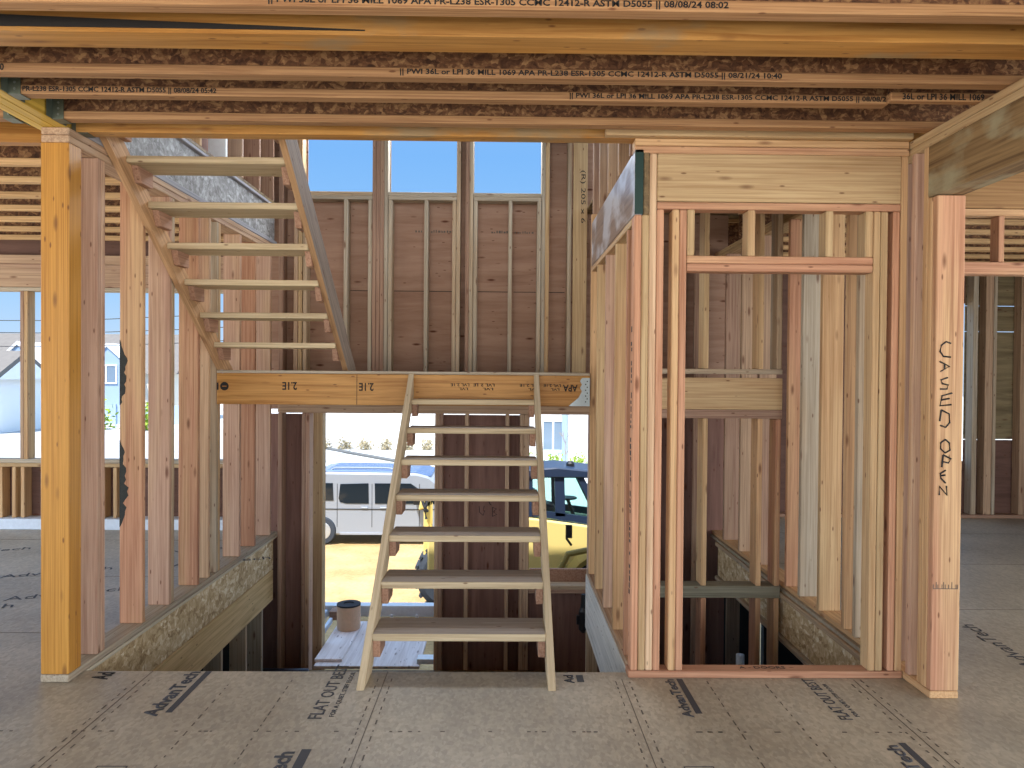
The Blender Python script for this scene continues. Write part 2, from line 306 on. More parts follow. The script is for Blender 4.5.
def bm_tube(bm, pts, r, seg=8, r1=None):
    pts = [Vector(p) for p in pts]; rings = []
    for i, p in enumerate(pts):
        d = (pts[min(i + 1, len(pts) - 1)] - pts[max(i - 1, 0)]).normalized()
        a = d.cross(Vector((0, 0, 1))); a = a if a.length > 1e-3 else d.cross(Vector((1, 0, 0))); a.normalize(); b_ = d.cross(a)
        rr = r if r1 is None else r + (r1 - r) * i / (len(pts) - 1)
        rings.append([bm.verts.new(p + a * (rr * math.cos(2 * math.pi * k / seg)) + b_ * (rr * math.sin(2 * math.pi * k / seg))) for k in range(seg)])
    for i in range(len(rings) - 1):
        for k in range(seg):
            bm.faces.new([rings[i][k], rings[i][(k + 1) % seg], rings[i + 1][(k + 1) % seg], rings[i + 1][k]])
    bm.faces.new(list(reversed(rings[0]))); bm.faces.new(rings[-1])
def bm_lathe(bm, prof, c, axis='z', seg=32):
    """prof: (radius, height) list; closed around axis"""
    rings = []
    for r_, h in prof:
        ring = []
        for k in range(seg):
            a = 2 * math.pi * k / seg; x, y = r_ * math.cos(a), r_ * math.sin(a)
            p = {'z': (x, y, h), 'y': (x, h, y), 'x': (h, x, y)}[axis]
            ring.append(bm.verts.new(Vector(c) + Vector(p)))
        rings.append(ring)
    for i in range(len(rings) - 1):
        for k in range(seg):
            bm.faces.new([rings[i][k], rings[i][(k + 1) % seg], rings[i + 1][(k + 1) % seg], rings[i + 1][k]])
    bm.faces.new(rings[0]); bm.faces.new(list(reversed(rings[-1])))
def build(name, bm, mat, parent=None, origin=None, bevel=0.0, smooth=False):
    bmesh.ops.recalc_face_normals(bm, faces=bm.faces)
    if bevel:
        bmesh.ops.bevel(bm, geom=list(bm.edges), offset=bevel, segments=1, affect='EDGES', clamp_overlap=True)
    o_ = Vector(origin) if origin is not None else (parent.matrix_basis.translation if parent else Vector((0, 0, 0)))
    if parent is not None and origin is None:
        o_ = wloc(parent)
    bmesh.ops.translate(bm, verts=bm.verts, vec=-o_)
    me = bpy.data.meshes.new(name); bm.to_mesh(me); bm.free()
    me.materials.append(M[mat] if isinstance(mat, str) else mat)
    if smooth:
        for p in me.polygons: p.use_smooth = True
    ob = bpy.data.objects.new(name, me); COL.objects.link(ob)
    if parent is not None:
        ob.parent = parent; ob.location = o_ - wloc(parent)
    else: ob.location = o_
    return ob
def wloc(o):
    v = o.location.copy()
    while o.parent: o = o.parent; v += o.location
    return v
def tag(o, label, cat, group=None, kind=None):
    if label: o['label'] = label
    if cat: o['category'] = cat
    if group: o['group'] = group
    if kind: o['kind'] = kind
    return o
def struct(o, label=None):
    o['kind'] = 'structure'
    if label: o['label'] = label
    return o
def empty(name, loc, label, cat, group=None):
    o = bpy.data.objects.new(name, None); COL.objects.link(o); o.location = loc; o.empty_display_size = .1
    return tag(o, label, cat, group)
def lum(name, b, mat, label=None, cat='stud', group=None, parent=None, bevel=.004):
    """one piece of lumber; b = x0,x1,y0,y1,z0,z1"""
    bm = bmesh.new(); bm_box(bm, *b)
    o = build(name, bm, mat, parent, origin=None if parent else ((b[0] + b[1]) / 2, (b[2] + b[3]) / 2, b[4]), bevel=bevel)
    if label: tag(o, label, cat, group)
    return o
def box_struct(name, boxes, mat, label=None):
    bm = bmesh.new()
    for b in boxes: bm_box(bm, *b)
    return struct(build(name, bm, mat), label)
def text(body, o, u, v, w, h, parent, mat='ink', name='printed_stamp', bold=0.0):
    """lettering on a surface: o = lower-left corner, u = reading direction, v = up, w x h = size; None keeps proportion"""
    cu = bpy.data.curves.new(name, 'FONT'); cu.body = body; cu.size = 1; cu.extrude = 0.0; cu.resolution_u = 2; cu.offset = bold
    to = bpy.data.objects.new(name, cu); COL.objects.link(to)
    dg = bpy.context.evaluated_depsgraph_get(); dg.update()
    me = bpy.data.meshes.new_from_object(to.evaluated_get(dg)); bpy.data.objects.remove(to)
    xs = [q.co.x for q in me.vertices]; ys = [q.co.y for q in me.vertices]
    x0, x1, y0, y1 = min(xs), max(xs), min(ys), max(ys)
    u = Vector(u).normalized(); v = Vector(v).normalized(); n = u.cross(v)
    sy = h / (y1 - y0); sx = (w / (x1 - x0)) if w else sy
    base = wloc(parent)
    for q in me.vertices:
        q.co = Vector(o) - base + u * ((q.co.x - x0) * sx) + v * ((q.co.y - y0) * sy) + n * .0012
    bm = bmesh.new(); bm.from_mesh(me)
    ret = bmesh.ops.extrude_face_region(bm, geom=list(bm.faces))
    bmesh.ops.translate(bm, verts=[g for g in ret['geom'] if isinstance(g, bmesh.types.BMVert)], vec=n * .0006)
    bm.to_mesh(me); bm.free()
    me.materials.clear(); me.materials.append(M[mat])
    ob = bpy.data.objects.new(name, me); COL.objects.link(ob); ob.parent = parent
    return ob
ORD = ['first', 'second', 'third', 'fourth', 'fifth', 'sixth', 'seventh', 'eighth', 'ninth', 'tenth', 'eleventh', 'twelfth']
CEIL, CTOP, SEC = 2.758, 3.126, 3.15
XL, XR, XM, YB = -2.15, 2.075, .665, 7.1          # left stair wall, right wall, wall right of the stair, back wall

# ------------------------------------------------------------------ setting: floor, ceiling, walls, ground
FT = 0.022
floor = box_struct('floor', [(-7.2, 6.5, -4.0, 3.84, -FT, 0), (-7.2, XL, 3.84, 7.34, -FT, 0), (XR - .02, 6.5, 3.84, 8.4, -FT, 0)], 'floor')
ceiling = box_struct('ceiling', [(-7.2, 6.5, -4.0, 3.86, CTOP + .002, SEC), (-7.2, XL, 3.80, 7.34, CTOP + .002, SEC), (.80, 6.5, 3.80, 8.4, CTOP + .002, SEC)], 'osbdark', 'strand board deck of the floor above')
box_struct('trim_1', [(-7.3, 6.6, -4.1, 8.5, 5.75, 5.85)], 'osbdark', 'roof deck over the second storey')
bm = bmesh.new(); bm_box(bm, -120, 120, -80, 160, -2.7, -2.5); struct(build('ground', bm, 'ground'), 'tan dirt yard running out to pale paving')
# outside wall of the stair: sheathing on the outside of the studs, with its openings
YS = YB + .142
box_struct('wall_back', [
    (-2.40, 2.2, YS, YS + .012, 1.20, 3.245), (-2.40, -1.905, YS, YS + .012, 3.245, 5.7), (-1.26, -1.10, YS, YS + .012, 3.245, 5.7),
    (-.455, -.29, YS, YS + .012, 3.245, 5.7), (.36, 2.2, YS, YS + .012, 3.245, 5.7), (-1.905, .36, YS, YS + .012, 4.55, 5.7)], 'ply', 'plywood sheathing of the back wall')
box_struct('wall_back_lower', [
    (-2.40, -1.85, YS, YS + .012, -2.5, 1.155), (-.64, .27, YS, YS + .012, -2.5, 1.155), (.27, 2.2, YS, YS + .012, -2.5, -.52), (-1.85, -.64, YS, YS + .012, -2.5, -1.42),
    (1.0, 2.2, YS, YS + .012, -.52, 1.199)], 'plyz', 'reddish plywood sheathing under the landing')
# seams between sheathing panels
seam = bmesh.new()
for x0, x1 in ((-1.07, -.77), (-.72, -.5), (-.25, .05), (.10, .32), (.44, .6), (-1.50, -1.30)): bm_box(seam, x0, x1, YS - .003, YS - .0005, 2.355, 2.361)
build('panel_seam', seam, 'black', bpy.data.objects['wall_back'])
bm = bmesh.new(); rnd = random.Random(11)
for x0, x1 in ((-.86, -.80), (-.71, -.50), (-.12, .03), (.11, .30)):
    x = x0
    while x < x1:
        w = rnd.uniform(.008, .02); bm_box(bm, x, x + w, YS - .003, YS - .0005, 2.93, 2.935 + rnd.uniform(.004, .022)); x += w + rnd.uniform(.006, .016)
build('faint_stamp', bm, 'inkdim', bpy.data.objects['wall_back'])
# side walls of the second storey and rear corner
box_struct('wall_left', [(-2.42, -2.405, 3.6, YS + .012, SEC, 5.75)], 'plyz', 'sheathing of the upper stair wall')
# basement shell
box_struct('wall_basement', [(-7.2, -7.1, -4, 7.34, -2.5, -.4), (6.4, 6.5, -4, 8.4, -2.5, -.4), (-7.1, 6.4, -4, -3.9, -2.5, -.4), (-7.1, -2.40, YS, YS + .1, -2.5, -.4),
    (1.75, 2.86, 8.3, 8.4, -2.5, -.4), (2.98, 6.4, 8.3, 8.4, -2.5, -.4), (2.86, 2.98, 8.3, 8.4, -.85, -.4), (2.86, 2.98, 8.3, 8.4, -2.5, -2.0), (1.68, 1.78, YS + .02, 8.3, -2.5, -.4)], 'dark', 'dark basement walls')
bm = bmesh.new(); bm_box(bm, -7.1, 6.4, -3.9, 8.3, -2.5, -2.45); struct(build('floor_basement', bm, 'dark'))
# left room: far wall with the wide window
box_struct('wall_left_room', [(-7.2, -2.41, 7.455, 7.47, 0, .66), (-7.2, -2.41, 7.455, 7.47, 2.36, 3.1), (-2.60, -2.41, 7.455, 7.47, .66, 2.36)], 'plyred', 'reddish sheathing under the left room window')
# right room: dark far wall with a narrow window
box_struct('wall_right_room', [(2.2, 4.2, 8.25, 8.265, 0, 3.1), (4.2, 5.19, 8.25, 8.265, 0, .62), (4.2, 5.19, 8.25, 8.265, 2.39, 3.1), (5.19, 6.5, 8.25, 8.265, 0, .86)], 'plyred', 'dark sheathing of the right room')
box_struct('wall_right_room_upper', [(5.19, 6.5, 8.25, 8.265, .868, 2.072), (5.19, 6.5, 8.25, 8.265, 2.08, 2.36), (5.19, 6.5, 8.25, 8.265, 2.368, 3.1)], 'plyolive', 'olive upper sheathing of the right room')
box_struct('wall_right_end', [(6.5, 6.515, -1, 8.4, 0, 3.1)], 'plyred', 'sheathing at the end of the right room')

# printed marks on the floor sheathing
def floor_quads(name, quads, mat):
    bm = bmesh.new()
    for x0, x1, y0, y1 in quads: bm_box(bm, x0, x1, y0, y1, .0004, .0014)
    return build(name, bm, mat, floor)
q = []
for X in (-1.80, -.585, .62, 1.81): q.append((X - .0016, X + .0016, 1.5, 3.84 if X < .6 else 3.75))
floor_quads('panel_seam', q + [(-4.6, XL - .16, y - .002, y + .002) for y in (4.4, 5.62, 6.84)] + [(2.3, 5.5, y - .002, y + .002) for y in (4.9, 6.1, 7.3)], 'inkdim')
q = []
for X in (-1.35, -1.05, 1.05, 1.335, -1.83, -1.765, -.62, -.55, .585, .655, 1.775, 1.845):
    y = 1.9
    while y < 3.72:
        l = random.uniform(.01, .045); w = random.uniform(.002, .0035); q.append((X - w, X + w, y, y + l)); y += l + random.uniform(.02, .06)
for k in range(90):
    x = random.uniform(-2.3, 2.0)
    if random.random() < .55: q.append((x, x + random.uniform(.008, .02), 3.19, 3.197))
floor_quads('printed_marks', q, 'inkdim')
def ftext(body, x, y, w, h, mat='inkgrey', name='printed_stamp'): return text(body, (x, y, 0), (0, 1, 0), (-1, 0, 0), w, h, floor, mat, name, .03 if body.startswith('Ad') else .01)
ftext('AdvanTech', -1.545, 3.33, .50, .075); floor_quads('printed_bar', [(-1.525, -1.495, 3.37, 3.838), (-.815, -.775, 2.80, 3.04), (.90, .93, 3.37, 3.755), (1.69, 1.72, 2.80, 3.10), (.39, .425, 3.715, 3.80)], 'inkgrey')
ftext('FLAT OUT BEST', -.80, 3.31, .62, .065); ftext('FOR A QUIET, STIFF FLOOR', -.745, 3.33, .50, .028)
ftext('AdvanTech', -.835, 2.52, .50, .075)
ftext('AdvanTech', .885, 3.33, .42, .05); ftext('FLAT OUT BEST', 1.60, 3.31, .45, .058); ftext('FOR A QUIET, STIFF FLOOR', 1.648, 3.34, .36, .024)
ftext('AdvanTech', 1.675, 2.62, .46, .06)
ftext('Ad', .375, 3.70, .10, .05)
ftext('Ad', -1.98, 3.73, .09, .09, 'ink')
for x in (-1.58, .73):
    bm = bmesh.new()
    for b in ((x, x + .12, 2.905, 2.909), (x, x + .004, 2.80, 2.909), (x + .116, x + .12, 2.80, 2.909)): bm_box(bm, b[0], b[1], b[2], b[3], .0004, .0014)
    build('printed_box', bm, 'inkgrey', floor)
for (x, y) in ((-3.75, 5.55), (-3.35, 5.0), (-3.0, 6.3), (-3.9, 4.6), (-2.62, 5.9), (-4.8, 6.2)):
    text('AdvanTech', (x, y, 0), (.93, .36, 0), (-.36, .93, 0), .75, .10, floor, 'inkgrey'); 
text('AdvanTech', (2.9, 3.9, 0), (.1, 1, 0), (-1, .1, 0), .7, .09, floor, 'inkgrey'); text('FLAT OUT BEST', (3.3, 5.6, 0), (.1, 1, 0), (-1, .1, 0), .9, .09, floor, 'inkgrey')

# ------------------------------------------------------------------ wall left of the stair
G = 'studs of the wall left of the stair'
post = lum('strand_post', (-2.292, -2.152, 3.70, 3.81, .038, 2.682), 'psl', 'orange-tan strand lumber post at the left front corner of the stairwell', 'post')
lum('bottom_plate', (-2.29, XL, 3.695, 7.09, .0005, .037), 'greyy', 'bottom plate under the wall left of the stair', 'plate')
lum('top_plate', (-2.29, XL - .002, 3.70, 7.09, 2.683, 2.719), 'brny', 'lower top plate on the wall left of the stair', 'plate')
lum('top_plate', (-2.29, XL - .002, 3.70, 7.09, 2.721, 2.757), 'brny', 'upper top plate on the wall left of the stair', 'plate')
LS = [(3.96, 'pinkz', 'pink stud just behind the orange-tan post, left stair wall'), (4.0, 'pinkz', 'stud doubled onto the back of the first pink stud behind the post'),
      (4.455, 'firz', 'stud with dark mould stains on its left edge, left stair wall'), (4.81, 'pinkz', 'pink stud right of the mould-stained stud, left stair wall'), (4.85, 'greyz', 'greyish stud doubled behind the pink stud right of the mouldy one'),
      (5.26, 'firz', 'tan stud standing in front of the lower end of the upper stair flight'), (5.45, 'pinkz', 'reddish stud at the left end of the orange landing beam'),
      (5.60, 'greyz', 'grey-white stud under the left end of the orange landing beam'), (5.64, 'yelz', 'pale stud doubled behind the grey-white one carrying the landing beam'),
      (6.09, 'pinkz', 'pink stud second behind the landing beam, left stair wall'), (6.46, 'firz', 'tan stud third behind the landing beam, left stair wall'), (6.89, 'pinkz', 'last reddish stud of the left stair wall before the back corner')]
for i, (y, m, lb) in enumerate(LS):
    lum('wall_stud', (-2.29, XL - .003, y, y + .038, .0385, 2.682), m, lb, 'stud', G)
# mould on the mouldy stud, two ragged patches on its left edge
def ragged(z0, z1, wmax, seed):
    rnd = random.Random(seed); n = 22; right = []
    for k in range(n + 1):
        t = k / n; w = wmax * (math.sin(math.pi * t) ** .7) * rnd.uniform(.35, 1.0) + .003
        right.append((-2.289 + w, z0 + (z1 - z0) * t))
    bm = bmesh.new(); bm_prism(bm, [(-2.2895, z0)] + right + [(-2.2895, z1)], 'y', 4.4540, 4.4549)
    return build('mould_stain', bm, 'mould', bpy.data.objects['wall_stud.002'])
ragged(1.35, 1.74, .05, 2); ragged(.62, 1.14, .055, 5)
# rim below: strand board and a treated ledger
lum('rim_board', (XL - .03, XL - .004, 3.86, 7.0, -.30, -.0225), 'osb', 'strand board rim below the wall left of the stair', 'rim board')
lum('ledger_beam', (XL - .034, XL + .002, 3.86, 6.98, -.59, -.302), 'ledger', 'tan veneer beam below the left strand board rim', 'beam')
lum('floor_edge_strip', (XL - .02, XL + .006, 3.845, 7.0, -.0215, -.0005), 'plyedge', 'pale edge strip along the left side of the stair opening', 'edge strip')
for i, (y, lb) in enumerate(((5.75, 'nearer'), (6.3, 'middle'), (6.72, 'farther'))):
    lum('basement_post', (XL - .16, XL - .02, y, y + .04, -2.45, -.592), 'greyz', f'{lb} dim basement stud below the left rim beam', 'stud', 'dim basement studs below the left rim')
# rim joist of the floor above and upper studs
rj = empty('rim_joist', (XL - .02, 5.5, CEIL), 'rim joist in painted sky-lit grey high on the left above the upper stair flight', 'joist')
lum('web', (XL - .04, XL - .028, 3.86, 7.08, CEIL + .038, CTOP + .015 - .04), 'osb_skylit', parent=rj)
lum('bottom_flange', (XL - .06, XL - .002, 3.86, 7.08, CEIL + .001, CEIL + .038), 'greyflange', parent=rj)
lum('top_flange', (XL - .06, XL - .002, 3.86, 7.08, CTOP - .02, CTOP + .016), 'greyflange', parent=rj)
for i, (y, m, w) in enumerate(((5.28, 'yelz', .3), (5.77, 'white', .1), (6.13, 'brnz', .04), (6.56, 'brnz', .04), (6.95, 'brnz', .04))):
    lum('upper_stud', (-2.29, XL - .003, y, y + .038, SEC + .005, 5.74), m, f'{ORD[i]} upper-storey stud from the front above the grey rim joist on the left', 'stud', 'upper-storey studs on the left')

# ------------------------------------------------------------------ wall right of the stair
G = 'studs of the wall right of the stair'
lum('bottom_plate', (XM, XM + .089, 3.862, 5.75, .0005, .037), 'brny', 'bottom plate under the wall right of the stair', 'plate')
RS = [(5.60, 'yelz', 'pale end stud at the far end of the wall right of the stair'), (5.21, 'yelz', 'brownish stud beside the right end of the landing beam'), (4.785, 'pinkz', 'pink stud fourth back from the doorway, right stair wall'),
      (4.37, 'yelz', 'tan-brown stud third back from the doorway, right stair wall'), (3.965, 'firz', 'stud right behind the doorway studs, right stair wall')]
for y, m, lb in RS:
    lum('wall_stud', (XM, XM + .089, y, y + .038, .0385, 2.332 if y < 5.55 else 2.77), m, lb, 'stud', G)
lum('flat_plate', (XM, XM + .089, 3.862, 5.595, 2.333, 2.369), 'yely', 'flat plate under the weathered header right of the stair', 'plate')
gb = lum('veneer_header', (XM, XM + .044, 3.770, 5.595, 2.372, 2.70), 'greenbeam', 'weathered grey header with dark green painted end, upper right of the stair', 'beam')
lum('end_paint', (XM + .0005, XM + .0435, 3.766, 3.7695, 2.373, 2.699), 'greenpaint', parent=gb, bevel=0)
lum('osb_filler', (XM + .046, XM + .075, 3.768, 5.595, 2.372, 2.70), 'osbdark', 'strand board filler strip beside the green-ended header', 'filler')
for i, y in enumerate((4.12, 4.53, 4.98, 5.42, 5.80)):
    lum('upper_stud', (XM + .035, XM + .124, y, y + .038, 2.774, 5.74), 'brnz', f'{ORD[i]} upper-storey stud from the front, above the green-ended header', 'stud', 'upper-storey studs on the right')
lum('rim_board', (XM - .004, XM + .03, 3.862, 5.76, -.42, -.001), 'rimpale', 'pale board along the right side of the stair opening', 'rim board')
lum('landing_post', (XM + .0, XM + .09, 5.72, 5.758, -2.45, -.44), 'greyz', 'pale support stud under the right side of the landing', 'stud')

# ------------------------------------------------------------------ front wall with the doorway
Y0, Y1 = 3.766, 3.855
lum('bottom_plate', (XM - .01, 2.07, Y0, Y1, .0005, .037), 'firx', 'bottom plate across the doorway right of the stair', 'plate')
bp_ = bpy.data.objects['bottom_plate.002']
text('A - DOORS', (1.24, 3.795, .038), (1, 0, 0), (0, 1, 0), .24, .032, bp_, 'ink', 'handwriting')
lum('top_plate', (XM, 2.07, Y0, Y1, 2.683, 2.719), 'firx', 'lower top plate over the doorway wall', 'plate')
lum('top_plate', (XM, 2.07, Y0, Y1, 2.721, 2.757), 'yelx', 'upper top plate over the doorway wall', 'plate')
G = 'studs of the doorway wall'
FS = [(.665, .038, 2.371, 'redz', 'leftmost stud of the four-ply pack under the green-ended header'), (.703, .038, 2.371, 'yelz', 'second stud of the four-ply pack left of the doorway'),
      (.741, .038, 2.682, 'pinkz', 'third and tallest stud of the four-ply pack left of the doorway'), (.779, .038, 2.399, 'redz', 'fourth stud of the pack, bordering the dark slot left of the doorway'),
      (.858, .038, 2.399, 'yelz', 'outer of the two studs at the left side of the doorway'), (.896, .038, 2.399, 'redz', 'left doorway stud bordering the opening'),
      (1.890, .038, 2.399, 'yelz', 'pale right doorway stud bordering the opening'), (1.929, .038, 2.399, 'yelz', 'pale outer stud at the right side of the doorway'),
      (1.990, .038, 2.399, 'redz', 'reddish stud right of the dark slot beside the doorway'), (2.030, .037, 2.682, 'yelz', 'tall stud at the right end of the doorway header')]
for x, w, zt, m, lb in FS:
    lum('door_stud', (x + .001, x + w - .001, Y0, Y1, .0385, zt), m, lb, 'stud', G, bevel=.0055)
bm = bmesh.new(); rnd = random.Random(5); z = .42
while z < 1.78:
    h_ = rnd.uniform(.012, .03); y_ = rnd.uniform(3.800, 3.808); bm_box(bm, XM - .0005, XM + .0008, y_, y_ + rnd.uniform(.018, .03), z, z + h_); z += h_ + rnd.choice((.008, .01, .012, .05))
build('faint_stamp', bm, 'ink', bpy.data.objects['door_stud'])
lum('wood_header', (.780, 2.029, Y0, Y0 + .04, 2.440, 2.682), 'yelx', 'wide pale knotty header board over the doorway', 'header')
lum('header_plate', (.780, 2.029, Y0, Y1, 2.400, 2.437), 'firx', 'reddish flat plate under the knotty header board', 'plate')
lum('head_board', (.935, 1.889, Y0, Y1, 2.127, 2.165), 'firx', 'upper flat board of the doorway head', 'header')
lum('head_board', (.935, 1.889, Y0, Y1, 2.086, 2.1255), 'firx', 'lower flat board of the doorway head', 'header')
for x, m, lb in ((.935, 'yelz', 'left short cripple stud over the doorway head'), (1.245, 'yelz', 'short cripple stud second from left over the doorway head'), (1.645, 'yelz', 'short cripple stud third from left over the doorway head'), (1.850, 'yelz', 'right short cripple stud over the doorway head')):
    lum('cripple_stud', (x, x + .038, Y0, Y1, 2.166, 2.399), m, lb, 'stud', 'cripple studs over the doorway')

# ------------------------------------------------------------------ right wall with the cased opening
G = 'studs of the right wall'
lum('bottom_plate', (XR, XR + .14, 3.53, 8.2, .0005, .037), 'yely', 'bottom plate running back from the cased opening post', 'plate')
lum('top_plate', (XR, XR + .14, -3.9, 8.2, 2.683, 2.719), 'yely', 'lower top plate of the right wall over the cased opening', 'plate')
lum('top_plate', (XR, XR + .14, -3.9, 8.2, 2.721, 2.757), 'yely', 'upper top plate of the right wall over the cased opening', 'plate')
CP = lum('wall_stud', (XR + .003, XR + .14, 3.530, 3.568, .0385, 2.428), 'firz', 'front stud at right with black handwriting CASED OPEN', 'stud', G)
lum('wall_stud', (XR, XR + .14, 3.569, 3.607, .0385, 2.428), 'yelz', 'pale stud doubled behind the handwritten cased opening stud', 'stud', G)
lum('wall_stud', (XR, XR + .14, 3.608, 3.646, .0385, 2.682), 'yelz', 'full-height stud at the end of the brown overhead beam', 'stud', G)
lum('wall_stud', (XR, XR + .14, 3.715, 3.753, .0385, 2.682), 'pinkz', 'pink stud in the corner right of the doorway', 'stud', G)
lum('lam_header', (XR - .001, XR + .139, -3.9, 3.606, 2.432, 2.681), 'lam', 'brown beam with grey mud smears, overhead at right', 'beam')
for i, (y, m, lb) in enumerate(((3.90, 'brnz', 'brownish stud tucked behind the two right doorway studs'), (4.25, 'greyz', 'greyish wide stud just inside the right of the doorway'), (4.39, 'firz', 'pinkish stud behind the greyish one, right shaft wall'),
        (4.74, 'yelz', 'brown stud with mould spots, right shaft wall'), (5.05, 'greyz', 'widest grey-white stud, right shaft wall'), (5.9, 'brnz', 'dim stud behind the cross wall, right shaft wall'), (6.35, 'brnz', 'dim stud second behind the cross wall, right shaft wall'), (6.8, 'brnz', 'dim stud third behind the cross wall, right shaft wall'))):
    lum('wall_stud', (XR - .02, XR + .12, y, y + .038, .0385, 2.682), m, lb, 'stud', G)
rj = empty('rim_joist', (XR - .02, 5.5, -.38), 'strand board rim joist below the right shaft wall', 'joist')
lum('web', (XR - .012, XR - .002, 3.87, 7.0, -.342, -.062), 'osb', parent=rj)
lum('top_flange', (XR - .04, XR + .02, 3.87, 7.0, -.06, -.024), 'greyy', parent=rj)
lum('bottom_flange', (XR - .04, XR + .02, 3.87, 7.0, -.38, -.344), 'greyy', parent=rj)

# ------------------------------------------------------------------ cross wall inside the shaft
YC = 5.35
G = 'studs of the cross wall in the shaft'
lum('shaft_header', (.76, 2.035, YC, YC + .038, 1.31, 1.54), 'yelx', 'wide pale header board across the shaft behind the doorway', 'header')
lum('flat_plate', (.76, 2.035, YC, YC + .14, 1.245, 1.308), 'brnx', 'reddish double plate under the shaft header board', 'plate')
lum('flat_plate', (.76, 2.035, YC, YC + .14, 1.568, 1.604), 'greyx', 'thin plate on top of the shaft header board', 'plate')
lum('flat_plate', (.76, 2.035, YC + .045, YC + .14, 1.31, 1.54), 'brnx', 'backing board behind the shaft header board', 'plate')
lum('treated_plate', (.76, 2.035, YC - .002, YC + .14, -.063, .023), 'ptgreen', 'greenish treated beam across the bottom of the shaft', 'plate')
for x, lb in ((1.455, 'left'), (1.855, 'middle'), (1.990, 'right')):
    lum('shaft_stud', (x, x + .038, YC, YC + .14, 1.606, 2.76), 'yelz' if x < 1.9 else 'greyz', f'{lb} upper stud above the shaft header board', 'stud', G)
    lum('shaft_stud', (x, x + .038, YC, YC + .14, .025, 1.243), 'yelz' if x < 1.5 else 'firz', f'{lb} middle stud between the shaft header and the green beam', 'stud', G)
    lum('shaft_stud', (x, x + .038, YC, YC + .14, -2.45, -.065), 'firz', f'{lb} lower stud below the green beam in the shaft', 'stud', G)
lum('corner_stud', (XR - .02, XR + .12, 5.29, 5.328, .0385, 2.682), 'firz', 'reddish corner stud at the right end of the shaft cross wall', 'stud', G)
# back of the shaft
for i, (x, m) in enumerate(((.99, 'brnz'), (1.20, 'brnz'), (1.42, 'brnz'), (1.62, 'plyz'))):
    lum('shaft_back_stud', (x, x + (.038 if i < 3 else .14), YB, YB + .13, -2.45, 2.76), m, f'{ORD[i]} dark stud from the left at the back of the shaft', 'stud', 'dark studs at the back of the shaft')
for i, x in enumerate((1.84, 2.16, 2.40)):
    lum('shaft_back_stud', (x, x + .14, 7.6 + .1 * i, 7.64 + .1 * i, -2.45, -.42) if i else (x, x + .14, YB, YB + .038, -2.45, 2.76), 'brnz', f'{ORD[i]} wide dark stud at the back right of the shaft', 'stud', 'wide dark studs at the back of the shaft')
bm = bmesh.new(); bm_tube(bm, [(2.32, 7.1, -2.45), (2.32, 7.1, -1.14)], .04, 16); tag(build('white_pipe', bm, 'white', origin=(2.32, 7.1, -2.45), smooth=True), 'white upright pipe low in the shaft behind the bottom plate', 'pipe')

# ------------------------------------------------------------------ back wall studs, windows
G = 'studs of the back wall above the landing'
ZL = 1.575
for i, (a, b, m, lb) in enumerate((
    (-2.145, -2.10, 'brnz', 'corner stud at the left end of the back wall'), (-2.0, -1.962, 'brnz', 'outer stud left of the left upper window'), (-1.958, -1.92, 'yelz', 'pale stud bordering the left upper window'),
    (-1.255, -1.219, 'brnz', 'first stud of the four-ply pack between left and middle window'), (-1.218, -1.181, 'brnz', 'second stud of the four-ply pack between left and middle window'),
    (-1.180, -1.143, 'brnz', 'third stud of the four-ply pack between left and middle window'), (-1.142, -1.106, 'greyz', 'fourth stud of the pack, bordering the middle upper window'),
    (-.452, -.415, 'greyz', 'stud bordering the middle upper window on its right'), (-.366, -.330, 'brnz', 'stud between middle and right upper windows'), (-.329, -.292, 'greyz', 'stud bordering the right upper window on its left'),
    (.361, .397, 'greyz', 'stud bordering the right upper window on its right'), (.398, .436, 'yelz', 'pale outer stud right of the right upper window'), (.612, .650, 'greyz', 'single stud near the right end of the back wall'))):
    lum('back_stud', (a, b, YB, YB + .14, ZL, 5.7), m, lb, 'stud', G)
wb_ = lum('wide_board', (.662, .795, YB - .042, YB - .003, ZL, 5.7), 'yelz', 'wide flat yellowish-grey board with handwriting at the right of the back wall', 'board')
text('(R) 205 x 6', (.722, YB - .042, 3.50), (0, 0, -1), (1, 0, 0), .50, .055, wb_, 'ink', 'handwriting')
for i, (a, b, nm) in enumerate(((-1.915, -1.256, 'left'), (-1.104, -.453, 'middle'), (-.290, .359, 'right'))):
    for k, z in enumerate((3.213, 3.2505)):
        lum('window_sill', (a, b, YB, YB + .14, z, z + .0365), 'greyx', f'{("lower", "upper")[k]} sill board of the {nm} upper window', 'sill', 'sills of the upper windows')
    lum('window_header', (a, b, YB, YB + .14, 4.5, 4.7), 'greyx', f'header board over the {nm} upper window', 'header', 'headers of the upper windows')
    j = 0
    for x in ((a + .002, a + (.39 if i == 0 else .335), b - .038) if i != 1 else (a + .002, a + .345, b - .038)):
        lum('cripple_stud', (x, x + .036, YB, YB + .14, ZL, 3.212), 'greyz', f'{("left", "middle", "right")[j]} short stud under the {nm} upper window', 'stud', 'short studs under the upper windows'); j += 1
lum('nailer', (.4362, .6118, YB, YB + .038, 3.82, 3.95), 'greyx', 'short block between the right window stud and the single stud', 'block')
